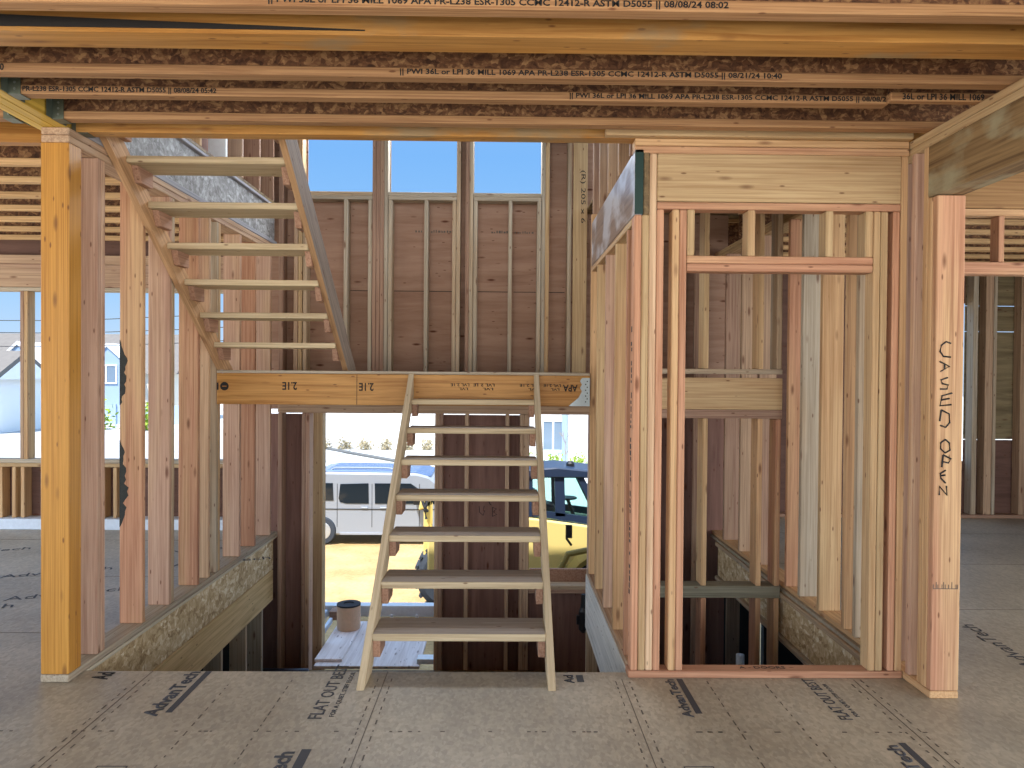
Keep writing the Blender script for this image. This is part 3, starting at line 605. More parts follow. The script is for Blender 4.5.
# under the landing
lum('opening_header', (-2.148, .94, YB, YB + .14, 1.17, 1.42), 'brnx', 'dark header across the openings under the landing', 'header')
G = 'studs of the back wall below the landing'
for a, b, m, lb in ((-2.145, -2.105, 'brnz', 'corner stud at the left end of the lower back wall'), (-1.918, -1.881, 'brnz', 'outer stud left of the lower left opening'), (-1.880, -1.842, 'pinkz', 'stud bordering the lower left opening'),
    (-.645, -.608, 'brnz', 'left outer stud of the panel between the lower openings'), (-.607, -.57, 'brnz', 'left inner stud of the panel between the lower openings'), (-.358, -.321, 'brnz', 'stud left of centre on the panel between the lower openings'),
    (.032, .069, 'brnz', 'stud right of centre on the panel between the lower openings'), (.172, .209, 'brnz', 'right inner stud of the panel between the lower openings'), (.21, .262, 'brnz', 'right outer stud of the panel between the lower openings')):
    lum('back_stud', (a, b, YB, YB + .14, -2.44, 1.168), m, lb, 'stud', G)
lum('back_stud', (.84, .88, YB, YB + .14, -2.44, 1.168), 'brnz', 'stud bordering the lower right opening behind the right stair wall', 'stud', G)
lum('window_sill', (.264, .838, YB, YB + .14, -.516, -.478), 'greyx', 'sill board of the lower right opening', 'sill')
lum('window_sill', (.264, .838, YB + .003, YB + .14, -.556, -.5175), 'brnx', 'board doubled under the sill of the lower right opening', 'sill')
lum('outer_ledge', (.28, .95, YS + .02, YS + .06, -.50, -.36), 'cleat', 'reddish board outside the lower right opening', 'ledge')
pan = bpy.data.objects['wall_back_lower']
bm = bmesh.new()
def strokes(bm, lines, r=.004):
    for l in lines: bm_tube(bm, l, r, 5)
yy = YS - .002
strokes(bm, [[(-.22, yy, .31), (-.16, yy, .345), (-.12, yy, .315), (-.07, yy, .35)], [(-.13, yy, .34), (-.12, yy, .29)], [(-.22, yy, .26), (-.215, yy, .20), (-.18, yy, .17), (-.165, yy, .22)], [(-.17, yy, .265), (-.175, yy, .235)],
    [(-.09, yy, .25), (-.09, yy, .16)], [(-.09, yy, .25), (-.05, yy, .235), (-.085, yy, .205), (-.045, yy, .18), (-.09, yy, .16)], [(-.12, yy, .29), (-.10, yy, .27)]], .003)
build('handwriting', bm, 'ink', pan)

# ------------------------------------------------------------------ landing
YLV = 5.585
lv = lum('landing_beam', (XL + .004, XM - .004, YLV, YLV + .045, 1.313, 1.546), 'lvlx', 'orange veneer lumber beam along the front of the stair landing', 'beam')
def lvtext(body, x_right, z_top, w, h): return text(body, (x_right, YLV, z_top), (-1, 0, 0), (0, 0, -1), w, h, lv, 'ink', 'printed_stamp', .02)
lvtext('2.1E', -1.545, 1.483, .11, .06); lvtext('2.1E', -.97, 1.480, .11, .06); lvtext('APA', .567, 1.478, .11, .052)
for x1, w in ((-.25, .14), (-.06, .16), (.28, .15), (.44, .13)):
    lvtext('LVL 2.1E', x1 - .0, 1.482, w, .022); lvtext('LVL', x1 - .01, 1.450, w * .5, .018)
bm = bmesh.new(); bm_lathe(bm, [(.032, 0), (.032, .001)], (-2.088, YLV - .0018, 1.448), 'y', 20); bm_box(bm, -2.145, -2.132, YLV - .0018, YLV - .0008, 1.42, 1.475); build('round_stamp', bm, 'ink', lv)
bm = bmesh.new(); bm_box(bm, -2.072, -2.104, YLV - .003, YLV - .002, 1.444, 1.452); build('stamp_bar', bm, 'lvlx', lv)
bm = bmesh.new(); bm_box(bm, -1.098, -1.094, YLV - .0015, YLV - .0005, 1.315, 1.544); build('beam_joint', bm, 'black', lv)
hg = bmesh.new(); bm_prism(hg, [(.66, 1.335), (.66, 1.53), (.60, 1.53), (.585, 1.505), (.60, 1.48), (.585, 1.455), (.60, 1.43), (.575, 1.38), (.52, 1.335), (.50, 1.316), (.66, 1.316)], 'y', YLV - .006, YLV - .003)
hgo = tag(build('beam_hanger', hg, 'zinc', origin=(.62, YLV, 1.316)), 'silver scalloped hanger plate at the right end of the landing beam', 'hanger')
bm = bmesh.new()
for k in range(8): bm_lathe(bm, [(.005, 0), (.005, .001)], (.628 + .012 * (k % 2), YLV - .0075, 1.35 + .022 * k), 'y', 10)
build('nail_holes', bm, 'black', hgo)
lum('landing_deck', (XL + .004, XM - .004, YLV - .004, YB - .004, 1.5475, 1.5695), 'greyx', 'thin strand board deck of the stair landing', 'deck')
for i, x in enumerate((-1.75, -1.35, -.95, -.55, -.15, .25)):
    lum('landing_joist', (x, x + .038, YLV + .047, YB - .005, 1.316, 1.546), 'yely', f'{ORD[i]} landing joist from the left, behind the orange landing beam', 'joist', 'joists under the stair landing')
lum('landing_plate', (XL + .005, XM + .1, YB - .003 + .003, YB + .14, 1.5305, 1.5735), 'greyx', 'flat plate along the back wall at landing level', 'plate')

# ------------------------------------------------------------------ lower stair flight
fl = empty('stair_flight', (-.215, 3.7, 0), 'lower open wooden stair flight rising from the floor to the landing', 'stairs')
for x0, x1 in ((-.704, -.666), (.236, .274)):
    bm = bmesh.new(); bm_prism(bm, [(3.605, .0008), (5.568, 1.555), (5.568, 1.376), (3.831, .0008)], 'x', x0, x1); build('stringer', bm, 'stairy', fl, bevel=.002)
TZ = [.20, .397, .594, .790, .984, 1.174, 1.365]; TY = [3.83, 4.095, 4.375, 4.645, 4.89, 5.165, 5.425]
for z, y in zip(TZ, TY):
    y2 = min(y + .268, YLV - .003)
    t_ = lum('tread', (-.6655, .2355, y, y2, z - .038, z), 'stairx', parent=fl)
    t_.data.materials.append(M['treadtop'])
    for p in t_.data.polygons: p.material_index = 1 if p.normal.z > .9 else 0
    for x0, x1 in ((-.6650, -.627), (.197, .2350)):
        ym = min(y + .215, YLV - .01)
        bm = bmesh.new(); bm_prism(bm, [(y + .018, z - .039), (ym, z - .039), (ym - .035, z - .127), (y + .018, z - .127)], 'x', x0, x1); build('cleat', bm, 'cleat', fl, bevel=.002)
# ------------------------------------------------------------------ upper stair flight
fu = empty('stair_flight', (-1.66, 5.9, ZL), 'upper open wooden stair flight rising from the landing towards the viewer, on the left', 'stairs')
for x0, x1, m, dz in ((-2.148, -2.110, 'upstringer', -.08), (-1.226, -1.188, 'stairgrey', 0)):
    zl = lambda y: 1.5705 + .75 * (5.70 - y) + dz            # lower edge of the stringer
    yb = 5.70 + dz / .75; h_ = .175 if dz else .25
    bm = bmesh.new(); bm_prism(bm, [(yb, 1.5705), (yb + h_ / .75, 1.5705), (3.95, zl(3.95) + h_), (3.87, zl(3.87) + h_), (3.87, zl(3.87))], 'x', x0, x1); st_ = build('stringer', bm, m, fu, bevel=.002)
    if not dz:
        st_.data.materials.append(M['upstringer'])
        for p in st_.data.polygons: p.material_index = 0 if abs(p.normal.x) > .9 else 1
for k in range(7):
    y = 3.918 + .252 * k; z = 2.916 - .197 * k
    lum('tread', (-2.1095, -1.2265, y, y + .272, z, z + .038), 'stairx', parent=fu)
    for x0, x1 in ((-2.109, -2.071), (-1.265, -1.227)):
        bm = bmesh.new(); bm_prism(bm, [(y + .055, z - .0005), (y + .24, z - .0005), (y + .24, z - .09), (y + .10, z - .09)], 'x', x0, x1); build('cleat', bm, 'cleat', fu, bevel=.002)

# ------------------------------------------------------------------ ceiling beams and joists
X0J, X1J = -2.166, 5.2
lb_ = empty('veneer_beam', (-2.25, 0, CEIL), 'yellow three-ply veneer beam running overhead at far left to the post', 'beam')
for i in range(3):
    x = -2.330 + .054 * i; lum('ply', (x, x + .0525, -3.9, 3.80, CEIL, CTOP), 'lvly_beam', parent=lb_, bevel=.003)
hd = lum('stairwell_header', (X0J, 2.3, 3.775, 3.865, CEIL + .001, CTOP), 'lvlx_stain', 'orange veneer header along the front edge of the stairwell ceiling opening', 'beam')
lum('nailer', (.51, 2.07, 3.728, 3.7746, CEIL + .001, CEIL + .036), 'yelx', parent=hd)['label'] = 'pale strip'
lum('veneer_header', (-7.0, -2.336, 3.96, 4.03, CEIL + .001, CTOP), 'lvlx', 'orange beam in the left room just behind the post', 'beam')
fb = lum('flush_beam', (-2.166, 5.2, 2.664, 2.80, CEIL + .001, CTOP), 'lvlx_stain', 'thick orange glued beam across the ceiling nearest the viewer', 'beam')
bm = bmesh.new(); bm_prism(bm, [(-2.2, 2.7725), (-2.2, 2.826), (-.50, 2.776), (-.50, 2.7725)], 'y', 2.660, 2.6632); build('painted_shadow', bm, 'black', fb)['label'] = 'black tapering strip of painted shadow on the beam face'  # shadow on the lower beam face, painted as a thin black wedge
def i_joist(y, label, x0=X0J, x1=X1J, mat='flange', stamps=(), w=.063, group='ceiling joists over the viewer'):
    j = empty('i_joist', ((x0 + x1) / 2, y + w / 2, CEIL), label, 'joist', group)
    f = lum('bottom_flange', (x0, x1, y, y + w, CEIL + .001, CEIL + .040), mat, parent=j)
    lum('top_flange', (x0, x1, y, y + w, CTOP - .039, CTOP), mat, parent=j)
    lum('web', (x0, x1, y + w / 2 - .006, y + w / 2 + .006, CEIL + .040, CTOP - .039), 'osbweb', parent=j, bevel=0)
    for body, xs, wd in stamps:
        text(body, (xs, y, CEIL + .005), (1, 0, 0), (0, 0, 1), wd, .029, f, 'ink', 'printed_stamp', .022)
    return j
ST = '|| PWI 36L or LPI 36 MILL 1069 APA PR-L238 ESR-1305 CCMC 12412-R ASTM D5055 || '
i_joist(2.46, 'nearest ceiling joist, cut by the top edge of the view', stamps=((ST + '08/08/24 08:02', -.78, 1.52), ))
i_joist(3.03, 'ceiling joist with black printing dated 08/21/24', stamps=((ST + '08/21/24 10:40', -.426, 1.56), ('10:40', -2.09, .045 * 1.5)))
j2 = i_joist(3.266, 'ceiling joist with two runs of black printing, between the dated joist and the last one', x1=1.70, stamps=(('PR-L238 ESR-1305 CCMC 12412-R ASTM D5055 || 08/08/24 05:42', -2.10, .84), (ST + '08/08/2', .286, 1.40)))
i_joist(3.222, 'short joist piece lapped beside the printed joist at right', x0=1.685, x1=5.2, w=.042, stamps=(('36L or LPI 36 MILL 1069', 1.735, .36),))
i_joist(3.583, 'last ceiling joist, next to the orange stairwell header', mat='flange')
def hanger(x, y, side, label):
    bm = bmesh.new(); s = side
    a, b = sorted((x, x + s * .055))
    bm_box(bm, a, b, y - .002, y + .068, CEIL - .003, CEIL - .0005)                       # seat
    for yy_ in (y - .0045, y + .0655): bm_box(bm, a, b, yy_, yy_ + .0025, CEIL - .003, CEIL + .13)  # cheeks
    for yy_ in (y - .048, y + .066): bm_box(bm, *sorted((x - s * .004 + s * .003, x - s * .004 + s * .0055)), yy_, yy_ + .046, CEIL - .0, CEIL + .24)  # face tabs
    o = tag(build('joist_hanger', bm, 'zincd', origin=(x, y, CEIL)), label, 'hanger', 'steel joist hangers on the yellow beam')
    bm = bmesh.new(); bm_prism(bm, [(y + .02, CEIL), (y + .03, CEIL + .01), (y + .03, CEIL + .03)], 'x', x, x + .001)
    for k in range(4): bm_lathe(bm, [(.006, 0), (.006, .001)], (x + s * .03, y - .006, CEIL + .02 + .028 * k), 'y', 8)
    build('nail', bm, 'zinc', o)
for y, lb in ((3.03, 'hanger of the joist dated 08/21/24 on the yellow beam'), (3.266, 'upper left steel hanger holding the joist with two printed runs'), (3.583, 'steel hanger of the last joist beside the post')):
    hanger(-2.162, y, 1, lb)
hanger(-2.162, 3.79, 1, 'steel hanger under the orange stairwell header at the post')
hanger(-2.338, 3.583, -1, 'steel hanger on the left side of the yellow beam')
i_joist(3.583, 'joist hung on the left side of the yellow beam', x0=-7.0, x1=-2.345, group='ceiling joists of the left room')
for i, y in enumerate((4.38, 4.79, 5.20, 5.61, 6.02, 6.43, 6.84)):
    i_joist(y, f'{ORD[i]} ceiling joist of the left room behind the orange beam', x0=-7.0, x1=-2.215, mat='flange_lit', group='ceiling joists of the left room')
for i, y in enumerate((5.4, 5.75, 6.15, 6.56, 6.97, 7.38, 7.79)):
    i_joist(y, f'{ORD[i]} ceiling joist seen through the gap over the right room header', x0=2.23, x1=6.4, mat='flange_lit', group='ceiling joists of the right room')

# ------------------------------------------------------------------ left room far wall framing
YLR = 7.33
G = 'framing of the left room window wall'
lum('window_header', (-7.2, -2.42, YLR, YLR + .12, 2.375, 2.60), 'brnx', 'long brown header over the left room window', 'header')
lum('flat_plate', (-7.2, -2.42, YLR, YLR + .12, 2.337, 2.373), 'greyx', 'flat plate under the left room window header', 'plate')
lum('top_plate', (-7.2, -2.42, YLR, YLR + .12, 2.602, 2.69), 'brnx', 'doubled top plate over the left room header', 'plate')
lum('window_sill', (-7.2, -2.42, YLR, YLR + .12, .645, .683), 'greyx', 'long sill of the left room window', 'sill')
lum('flat_plate', (-7.2, -2.42, YLR, YLR + .12, .606, .643), 'yelx', 'flat plate doubled under the left room sill', 'plate')
lum('foam_strip', (-7.2, -2.42, YLR - .06, YLR + .12, .001, .105), 'wrap', 'pale blue-white strip along the floor of the left room wall', 'strip')
for x, m, lb in ((-4.74, 'brnz', 'brown mullion stud of the left room window'), (-4.702, 'yelz', 'pale mullion stud doubled right of the brown one in the left room window'), (-2.62, 'brnz', 'right side stud of the left room window')):
    lum('mullion_stud', (x, x + .037, YLR, YLR + .12, .684, 2.336), m, lb, 'stud', G)
for i, x in enumerate((-4.95, -4.82, -4.735, -3.95, -3.83, -3.42, -3.0, -2.75)):
    lum('cripple_stud', (x, x + .037, YLR, YLR + .12, .106, .605), 'yelz', f'{ORD[i]} short stud from the left under the left room window sill', 'stud', 'short studs under the left room window')

# ------------------------------------------------------------------ right room framing
YH = 4.9
lum('wood_header', (2.24, 6.4, YH, YH + .09, 2.684, 3.10), 'tanboard', 'brown header board across the right room', 'header')
lum('flat_plate', (2.24, 6.4, YH, YH + .09, 2.636, 2.680), 'firx', 'reddish plate under the right room header board', 'plate')
lum('cripple_stud', (3.298, 3.338, YH, YH + .09, 2.329, 2.634), 'firz', 'single short stud in the right room header gap', 'stud')
lum('head_board', (2.24, 6.4, YH, YH + .09, 2.243, 2.327), 'firx', 'reddish flat head board of the right room opening', 'header')
for i, (x, w, m) in enumerate(((5.20, .055, 'greyz'), (5.34, .085, 'brnz'), (5.43, .037, 'greyz'), (5.735, .06, 'brnz'), (6.0, .04, 'brnz'), (4.16, .04, 'brnz'))):
    lum('room_stud', (x, x + w, 8.12, 8.245, .04, 2.7), m, f'{ORD[i]} dim stud at the far wall of the right room' if i < 5 else 'dim stud left of the right room window slit', 'stud', 'dim studs of the right room far wall')
lum('bottom_plate', (2.24, 6.4, 8.11, 8.245, .0005, .039), 'brnx', 'bottom plate at the far wall of the right room', 'plate')

# handwriting CASED OPEN on the front right stud
bm = bmesh.new()
def px(u, v):                     # position on the stud face, read as width and height on the board
    X = 2.087 + (u - 768) * .001615; Z = 1.724 - (v - 272) * .001616; return (X, 3.5285, Z)
CASED = [[(808, 276), (794, 271), (780, 282), (776, 300), (786, 315), (808, 317)],
    [(775, 330), (805, 345), (778, 360)], [(790, 336), (790, 354)],
    [(800, 378), (780, 385), (784, 396), (802, 400), (798, 412), (778, 412)],
    [(814, 424), (784, 432), (778, 462), (812, 458)], [(780, 445), (806, 440)],
    [(782, 474), (778, 508)], [(782, 474), (806, 486), (808, 512), (796, 526), (780, 520)],
    [(796, 562), (782, 572), (782, 590), (796, 602), (810, 594), (808, 572), (796, 562)],
    [(790, 608), (786, 645)], [(790, 608), (814, 620), (806, 632), (788, 628)],
    [(798, 654), (782, 664), (784, 678), (798, 692)], [(784, 670), (797, 668)],
    [(780, 728), (780, 702), (803, 728), (801, 700)]]
strokes(bm, [[px(*p) for p in l] for l in CASED], .0042)
build('handwriting', bm, 'ink', CP)
bm = bmesh.new()
for k, x in enumerate((.008, .022, .03, .05, .058, .066, .082, .098, .118, .126)): bm_box(bm, XR + x, XR + x + .003, 3.5286, 3.5296, .535, .555 + .012 * (k % 3 == 1))
bm_box(bm, XR + .008, XR + .129, 3.5286, 3.5296, .533, .536)
build('faint_stamp', bm, 'inkdim', CP)

# ------------------------------------------------------------------ porch outside the lower left opening
ZP = -1.33
lum('porch_deck', (-1.84, -.80, 7.27, 8.60, ZP - .03, ZP), 'plywhite', 'pale plywood sheet on the porch outside the lower left opening', 'plywood sheet')
lum('plywood_sheet', (-1.855, -1.58, 7.37, 8.50, ZP + .001, ZP + .03), 'plywhite', 'narrow plywood strip lying on the porch under the paper roll', 'plywood sheet')
bm = bmesh.new(); bm_lathe(bm, [(.125, 0), (.13, .02), (.13, .26), (.122, .275), (.06, .275), (.055, .2), (.055, .05)], (-1.70, 8.27, ZP + .031), 'z', 32)
rl = tag(build('paper_roll', bm, 'kraft', origin=(-1.70, 8.27, ZP + .031), smooth=False), 'brown upright paper roll standing on the porch plywood', 'roll')
bm = bmesh.new(); bm_lathe(bm, [(.132, .262), (.132, .279), (.06, .281), (.058, .27)], (-1.70, 8.27, ZP + .031), 'z', 32); build('felt_rim', bm, 'roofing', rl)
lum('porch_beam', (-2.2, .2, 8.85, 8.99, ZP - .03, ZP + .10), 'white', 'white-blue beam along the far edge of the porch', 'beam')
for i, x in enumerate((-1.32, -1.02)): lum('porch_baluster', (x, x + .035, 8.82, 8.848, ZP - .2, ZP + .0), 'white', f'{("left", "right")[i]} short white upright at the porch far edge', 'upright', 'short uprights at the porch edge')
lum('porch_board', (-2.13, -2.06, 7.5, 8.80, ZP - .02, ZP + .07), 'wrap', 'pale blue board on edge along the porch left side', 'board')
lum('porch_board', (-1.99, -1.955, 7.86, 8.60, ZP - .02, ZP + .04), 'wrap', 'second pale board beside the narrow plywood strip', 'board')
lum('wood_block', (-2.0, -1.85, 8.62, 8.80, ZP, ZP + .10), 'brnx', 'brown wood block at the far left corner of the porch', 'block')
lum('porch_batten', (-.83, -.66, 7.32, 7.45, ZP, ZP + .05), 'white', 'white batten at the right edge of the porch opening', 'batten')
lum('porch_post', (-2.0, -1.862, 7.70, 7.84, -2.5, 2.4), 'yelz', 'olive-tan porch post just outside the lower left opening', 'post')
bm = bmesh.new(); bm_tube(bm, [(-2.33, 6.92, -1.25), (-1.80, 6.92, -1.25)], .034, 16); tag(build('rolled_membrane', bm, 'bluepipe', origin=(-2.05, 6.92, -1.284), smooth=True), 'dark blue pipe lying at the foot of the lower left opening', 'pipe')
lum('entry_floor', (XL + .04, .64, 6.0, 7.08, -1.36, -1.29), 'osbdark', 'dark entry floor below the landing', 'deck')
bm = bmesh.new(); bm_lathe(bm, [(.02, 0), (.045, .03), (.045, .2), (.03, .24), (.02, .36)], (.775, 6.9, -.86), 'z', 14); bm_box(bm, .71, .775, 6.88, 6.92, -.78, -.70); tag(build('tool_bag', bm, 'vandark', origin=(.775, 6.9, -.86)), 'small dark object hanging right under the lower right sill', 'bag')

# ------------------------------------------------------------------ van
vx, vy, vz = -2.57, 17.5, -2.5
van = empty('van', (vx, vy, vz), 'silver van parked on the dirt outside the lower left opening', 'van')
prof = [(-2.15, .30), (-2.2, .75), (-2.12, 1.05), (-2.05, 1.50), (-1.95, 1.66), (-1.6, 1.72), (.55, 1.70), (.85, 1.62), (1.5, 1.12), (2.15, .95), (2.28, .78), (2.30, .35), (2.2, .24), (-2.1, .22)]
bm = bmesh.new(); bm_prism(bm, [(vx + p[0], vz + p[1]) for p in prof], 'y', vy, vy + 1.75)
bmesh.ops.recalc_face_normals(bm, faces=bm.faces); build('body', bm, 'van', van, bevel=.05)
bm = bmesh.new(); bm_prism(bm, [(vx - 2.0, vz + 1.60), (vx - 1.9, vz + 1.70), (vx - 1.6, vz + 1.755), (vx + .55, vz + 1.735), (vx + .9, vz + 1.62)], 'y', vy + .08, vy + 1.67); build('roof', bm, 'vanroof', van, bevel=.02)
for pts in ([(-1.95, 1.05), (-1.88, 1.46), (-1.42, 1.46), (-1.40, 1.05)], [(-1.25, 1.02), (-1.28, 1.10), (-1.24, 1.44), (-.58, 1.46), (-.57, .98), (-1.1, .98)], [(-.42, .98), (-.43, 1.46), (.42, 1.46), (1.0, 1.06), (1.0, .98)]):
    bm = bmesh.new(); bm_prism(bm, [(vx + p[0], vz + p[1]) for p in pts], 'y', vy - .012, vy + .03); build('side_window', bm, 'glassdark', van)
bm = bmesh.new()
for x in (-1.32, -.50, .62): bm_box(bm, vx + x, vx + x + .012, vy - .004, vy + .01, vz + .42, vz + 1.45)
bm_box(bm, vx - 2.1, vx + 2.0, vy - .012, vy + .01, vz + .84, vz + .855); build('door_seams', bm, 'vandark', van)
for x in (-.75, -.3): lum('door_handle', (vx + x, vx + x + .16, vy - .03, vy - .001, vz + .86, vz + .90), 'van', parent=van, bevel=.008)
lum('sill_trim', (vx - 1.25, vx + 1.0, vy - .02, vy + .01, vz + .24, vz + .29), 'van', parent=van)
for x in (-1.67, 1.4):
    bm = bmesh.new(); bm_lathe(bm, [(.20, -.06), (.31, -.055), (.335, -.02), (.335, .14), (.30, .18)], (vx + x, vy + .02, vz + .335), 'y', 32); w_ = build('wheel', bm, 'tyre', van, smooth=False)
    bm = bmesh.new(); bm_lathe(bm, [(.06, -.075), (.20, -.066), (.215, -.058), (.2, -.05)], (vx + x, vy + .02, vz + .335), 'y', 24); build('wheel_rim', bm, 'rim', w_)
    bm = bmesh.new(); bm_lathe(bm, [(.03, -.085), (.07, -.08), (.07, -.07)], (vx + x, vy + .02, vz + .335), 'y', 12); build('hub_cap', bm, 'vandark', w_)
bm = bmesh.new(); bm_prism(bm, [(vx + .52, vz + 1.0), (vx + .50, vz + 1.16), (vx + .60, vz + 1.2), (vx + .70, vz + 1.12), (vx + .68, vz + 1.0)], 'y', vy - .28, vy - .10); bm_tube(bm, [(vx + .6, vy - .12, vz + 1.02), (vx + .62, vy + .02, vz + 1.0)], .025); build('wing_mirror', bm, 'vandark', van, bevel=.01)
bm = bmesh.new(); bm_tube(bm, [(vx - 1.5, vy + .2, vz + 1.75), (vx - 1.4, vy + .2, vz + 1.80), (vx - .2, vy + .2, vz + 1.80), (vx + .3, vy + .2, vz + 1.74)], .02); build('roof_rail', bm, 'van', van)

# ------------------------------------------------------------------ yellow telehandler
mx_, my_ = .55, 12.0
tl = empty('telehandler', (mx_, my_, -2.5), 'yellow telehandler with dark cab outside the lower right opening', 'machine')
def zz(h): return -2.5 + h
bm = bmesh.new(); bm_prism(bm, [(-1.2, zz(.75)), (-1.2, zz(1.35)), (-.3, zz(1.74)), (.35, zz(1.74)), (1.75, zz(1.56)), (2.7, zz(1.42)), (2.7, zz(.9)), (1.9, zz(.75))], 'y', 12.0, 13.9); build('chassis', bm, 'machine', tl, bevel=.03)
for y0 in (12.02, 12.95):
    for pts in ([(.34, 1.74), (.32, 2.42), (.50, 2.42), (.52, 1.74)], [(1.64, 1.56), (1.22, 2.40), (1.33, 2.40), (1.78, 1.55)], [(.50, 1.74), (.50, 1.86), (1.58, 1.72), (1.62, 1.60), (.6, 1.74)], [(.88, 1.75), (.86, 2.42), (1.02, 2.42), (1.04, 1.75)]):
        bm = bmesh.new(); bm_prism(bm, [(p[0], zz(p[1])) for p in pts], 'y', y0, y0 + .07); build('cab_pillar', bm, 'machined', tl)
bm = bmesh.new(); bm_prism(bm, [(.26, zz(2.40)), (.30, zz(2.50)), (.9, zz(2.55)), (1.75, zz(2.47)), (1.78, zz(2.38)), (.3, zz(2.38))], 'y', 11.98, 13.06); build('cab_roof', bm, 'machined', tl, bevel=.02)
bm = bmesh.new(); bm_lathe(bm, [(.07, 0), (.07, .05), (.04, .09)], (1.15, 12.4, zz(2.52)), 'z', 14); build('beacon', bm, 'vandark', tl)
for pts in ([(.52, 1.80), (.50, 2.4), (.87, 2.4), (.89, 1.78)], [(1.04, 1.76), (1.02, 2.4), (1.23, 2.4), (1.62, 1.64)]):
    bm = bmesh.new(); bm_prism(bm, [(p[0], zz(p[1])) for p in pts], 'y', 12.04, 12.05); build('cab_window', bm, 'glass', tl)
bm = bmesh.new(); bm_prism(bm, [(.45, zz(1.70)), (.40, zz(1.95)), (.46, zz(2.14)), (.58, zz(2.10)), (.66, zz(1.92)), (.90, zz(1.86)), (.90, zz(1.70))], 'y', 12.3, 12.75); build('seat', bm, 'machined', tl, bevel=.03)
bm = bmesh.new(); bm_tube(bm, [(1.25, 12.55, zz(1.6)), (1.12, 12.55, zz(1.95))], .03); bm_lathe(bm, [(.17, 0), (.19, .015), (.17, .03)], (1.10, 12.55, zz(1.95)), 'z', 18); build('steering_wheel', bm, 'vandark', tl)
bm = bmesh.new(); bm_prism(bm, [(-.2, zz(1.63)), (-.2, zz(1.86)), (.3, zz(1.86)), (.3, zz(1.63))], 'y', 13.1, 13.7); bm_prism(bm, [(-1.2, zz(1.4)), (-1.2, zz(1.75)), (2.6, zz(1.55)), (2.6, zz(1.32))], 'y', 13.2, 13.6); build('boom', bm, 'machine', tl, bevel=.02)
bm = bmesh.new(); bm_box(bm, -1.33, -1.20, 12.6, 12.9, zz(.95), zz(1.98)); bm_prism(bm, [(-1.42, zz(1.72)), (-1.36, zz(2.02)), (-1.2, zz(2.02)), (-1.2, zz(1.8))], 'y', 12.6, 12.9); build('rear_mast', bm, 'machine', tl, bevel=.02)
bm = bmesh.new(); bm_tube(bm, [(-1.38, 12.56, zz(2.0)), (-1.30, 12.5, zz(1.8)), (-1.25, 12.52, zz(1.72))], .025); bm_tube(bm, [(-1.22, 12.56, zz(2.02)), (-1.30, 12.5, zz(1.75)), (-1.27, 12.5, zz(1.6))], .025); build('hoses', bm, 'cable', tl)
def big_wheel(x, y, r_):
    bm = bmesh.new(); bm_lathe(bm, [(r_ * .55, -.02), (r_ * .80, -.03), (r_ * .95, .02), (r_, .10), (r_, .32), (r_ * .9, .40), (r_ * .5, .40)], (x, y, zz(r_)), 'y', 40)
    for k in range(22):
        a = 2 * math.pi * k / 22; ca, sa = math.cos(a), math.sin(a)
        p = lambda rr, da: (x + rr * math.cos(a + da), zz(r_) + rr * math.sin(a + da))
        bm_prism(bm, [p(r_ * .97, -.05), p(r_ * 1.04, -.04), p(r_ * 1.04, .05), p(r_ * .97, .06)], 'y', y + .0, y + .40)
    w_ = build('wheel', bm, 'tyre', tl)
    bm = bmesh.new(); bm_lathe(bm, [(r_ * .2, .0), (r_ * .5, .03), (r_ * .57, -.025), (r_ * .55, .02)], (x, y, zz(r_)), 'y', 28); build('wheel_rim', bm, 'machine', w_)
big_wheel(-.86, 12.55, .60); big_wheel(1.70, 11.25, .62)
bm = bmesh.new()
cx_, cz_ = 1.70, zz(.62)
arc = [(cx_ + .76 * math.cos(math.radians(a)), cz_ + .76 * math.sin(math.radians(a))) for a in range(20, 181, 16)] + [(cx_ + .69 * math.cos(math.radians(a)), cz_ + .69 * math.sin(math.radians(a))) for a in range(180, 19, -16)]
bm_prism(bm, arc, 'y', 11.2, 11.75)
bm_tube(bm, [(.72, 11.3, zz(.70)), (1.02, 11.25, zz(1.32)), (1.7, 11.25, zz(1.46))], .05); build('fender', bm, 'olive', tl)
bm = bmesh.new(); bm_tube(bm, [(1.10, 11.6, zz(1.38)), (1.02, 11.5, zz(1.5)), (1.04, 11.5, zz(1.62))], .02); bm_box(bm, 1.0, 1.10, 11.44, 11.5, zz(1.52), zz(1.72)); build('mirror', bm, 'vandark', tl)
bm = bmesh.new(); bm_prism(bm, [(-.1, zz(.6)), (-.1, zz(1.05)), (.35, zz(.85)), (.35, zz(.6))], 'y', 11.9, 12.0); build('step', bm, 'machined', tl)

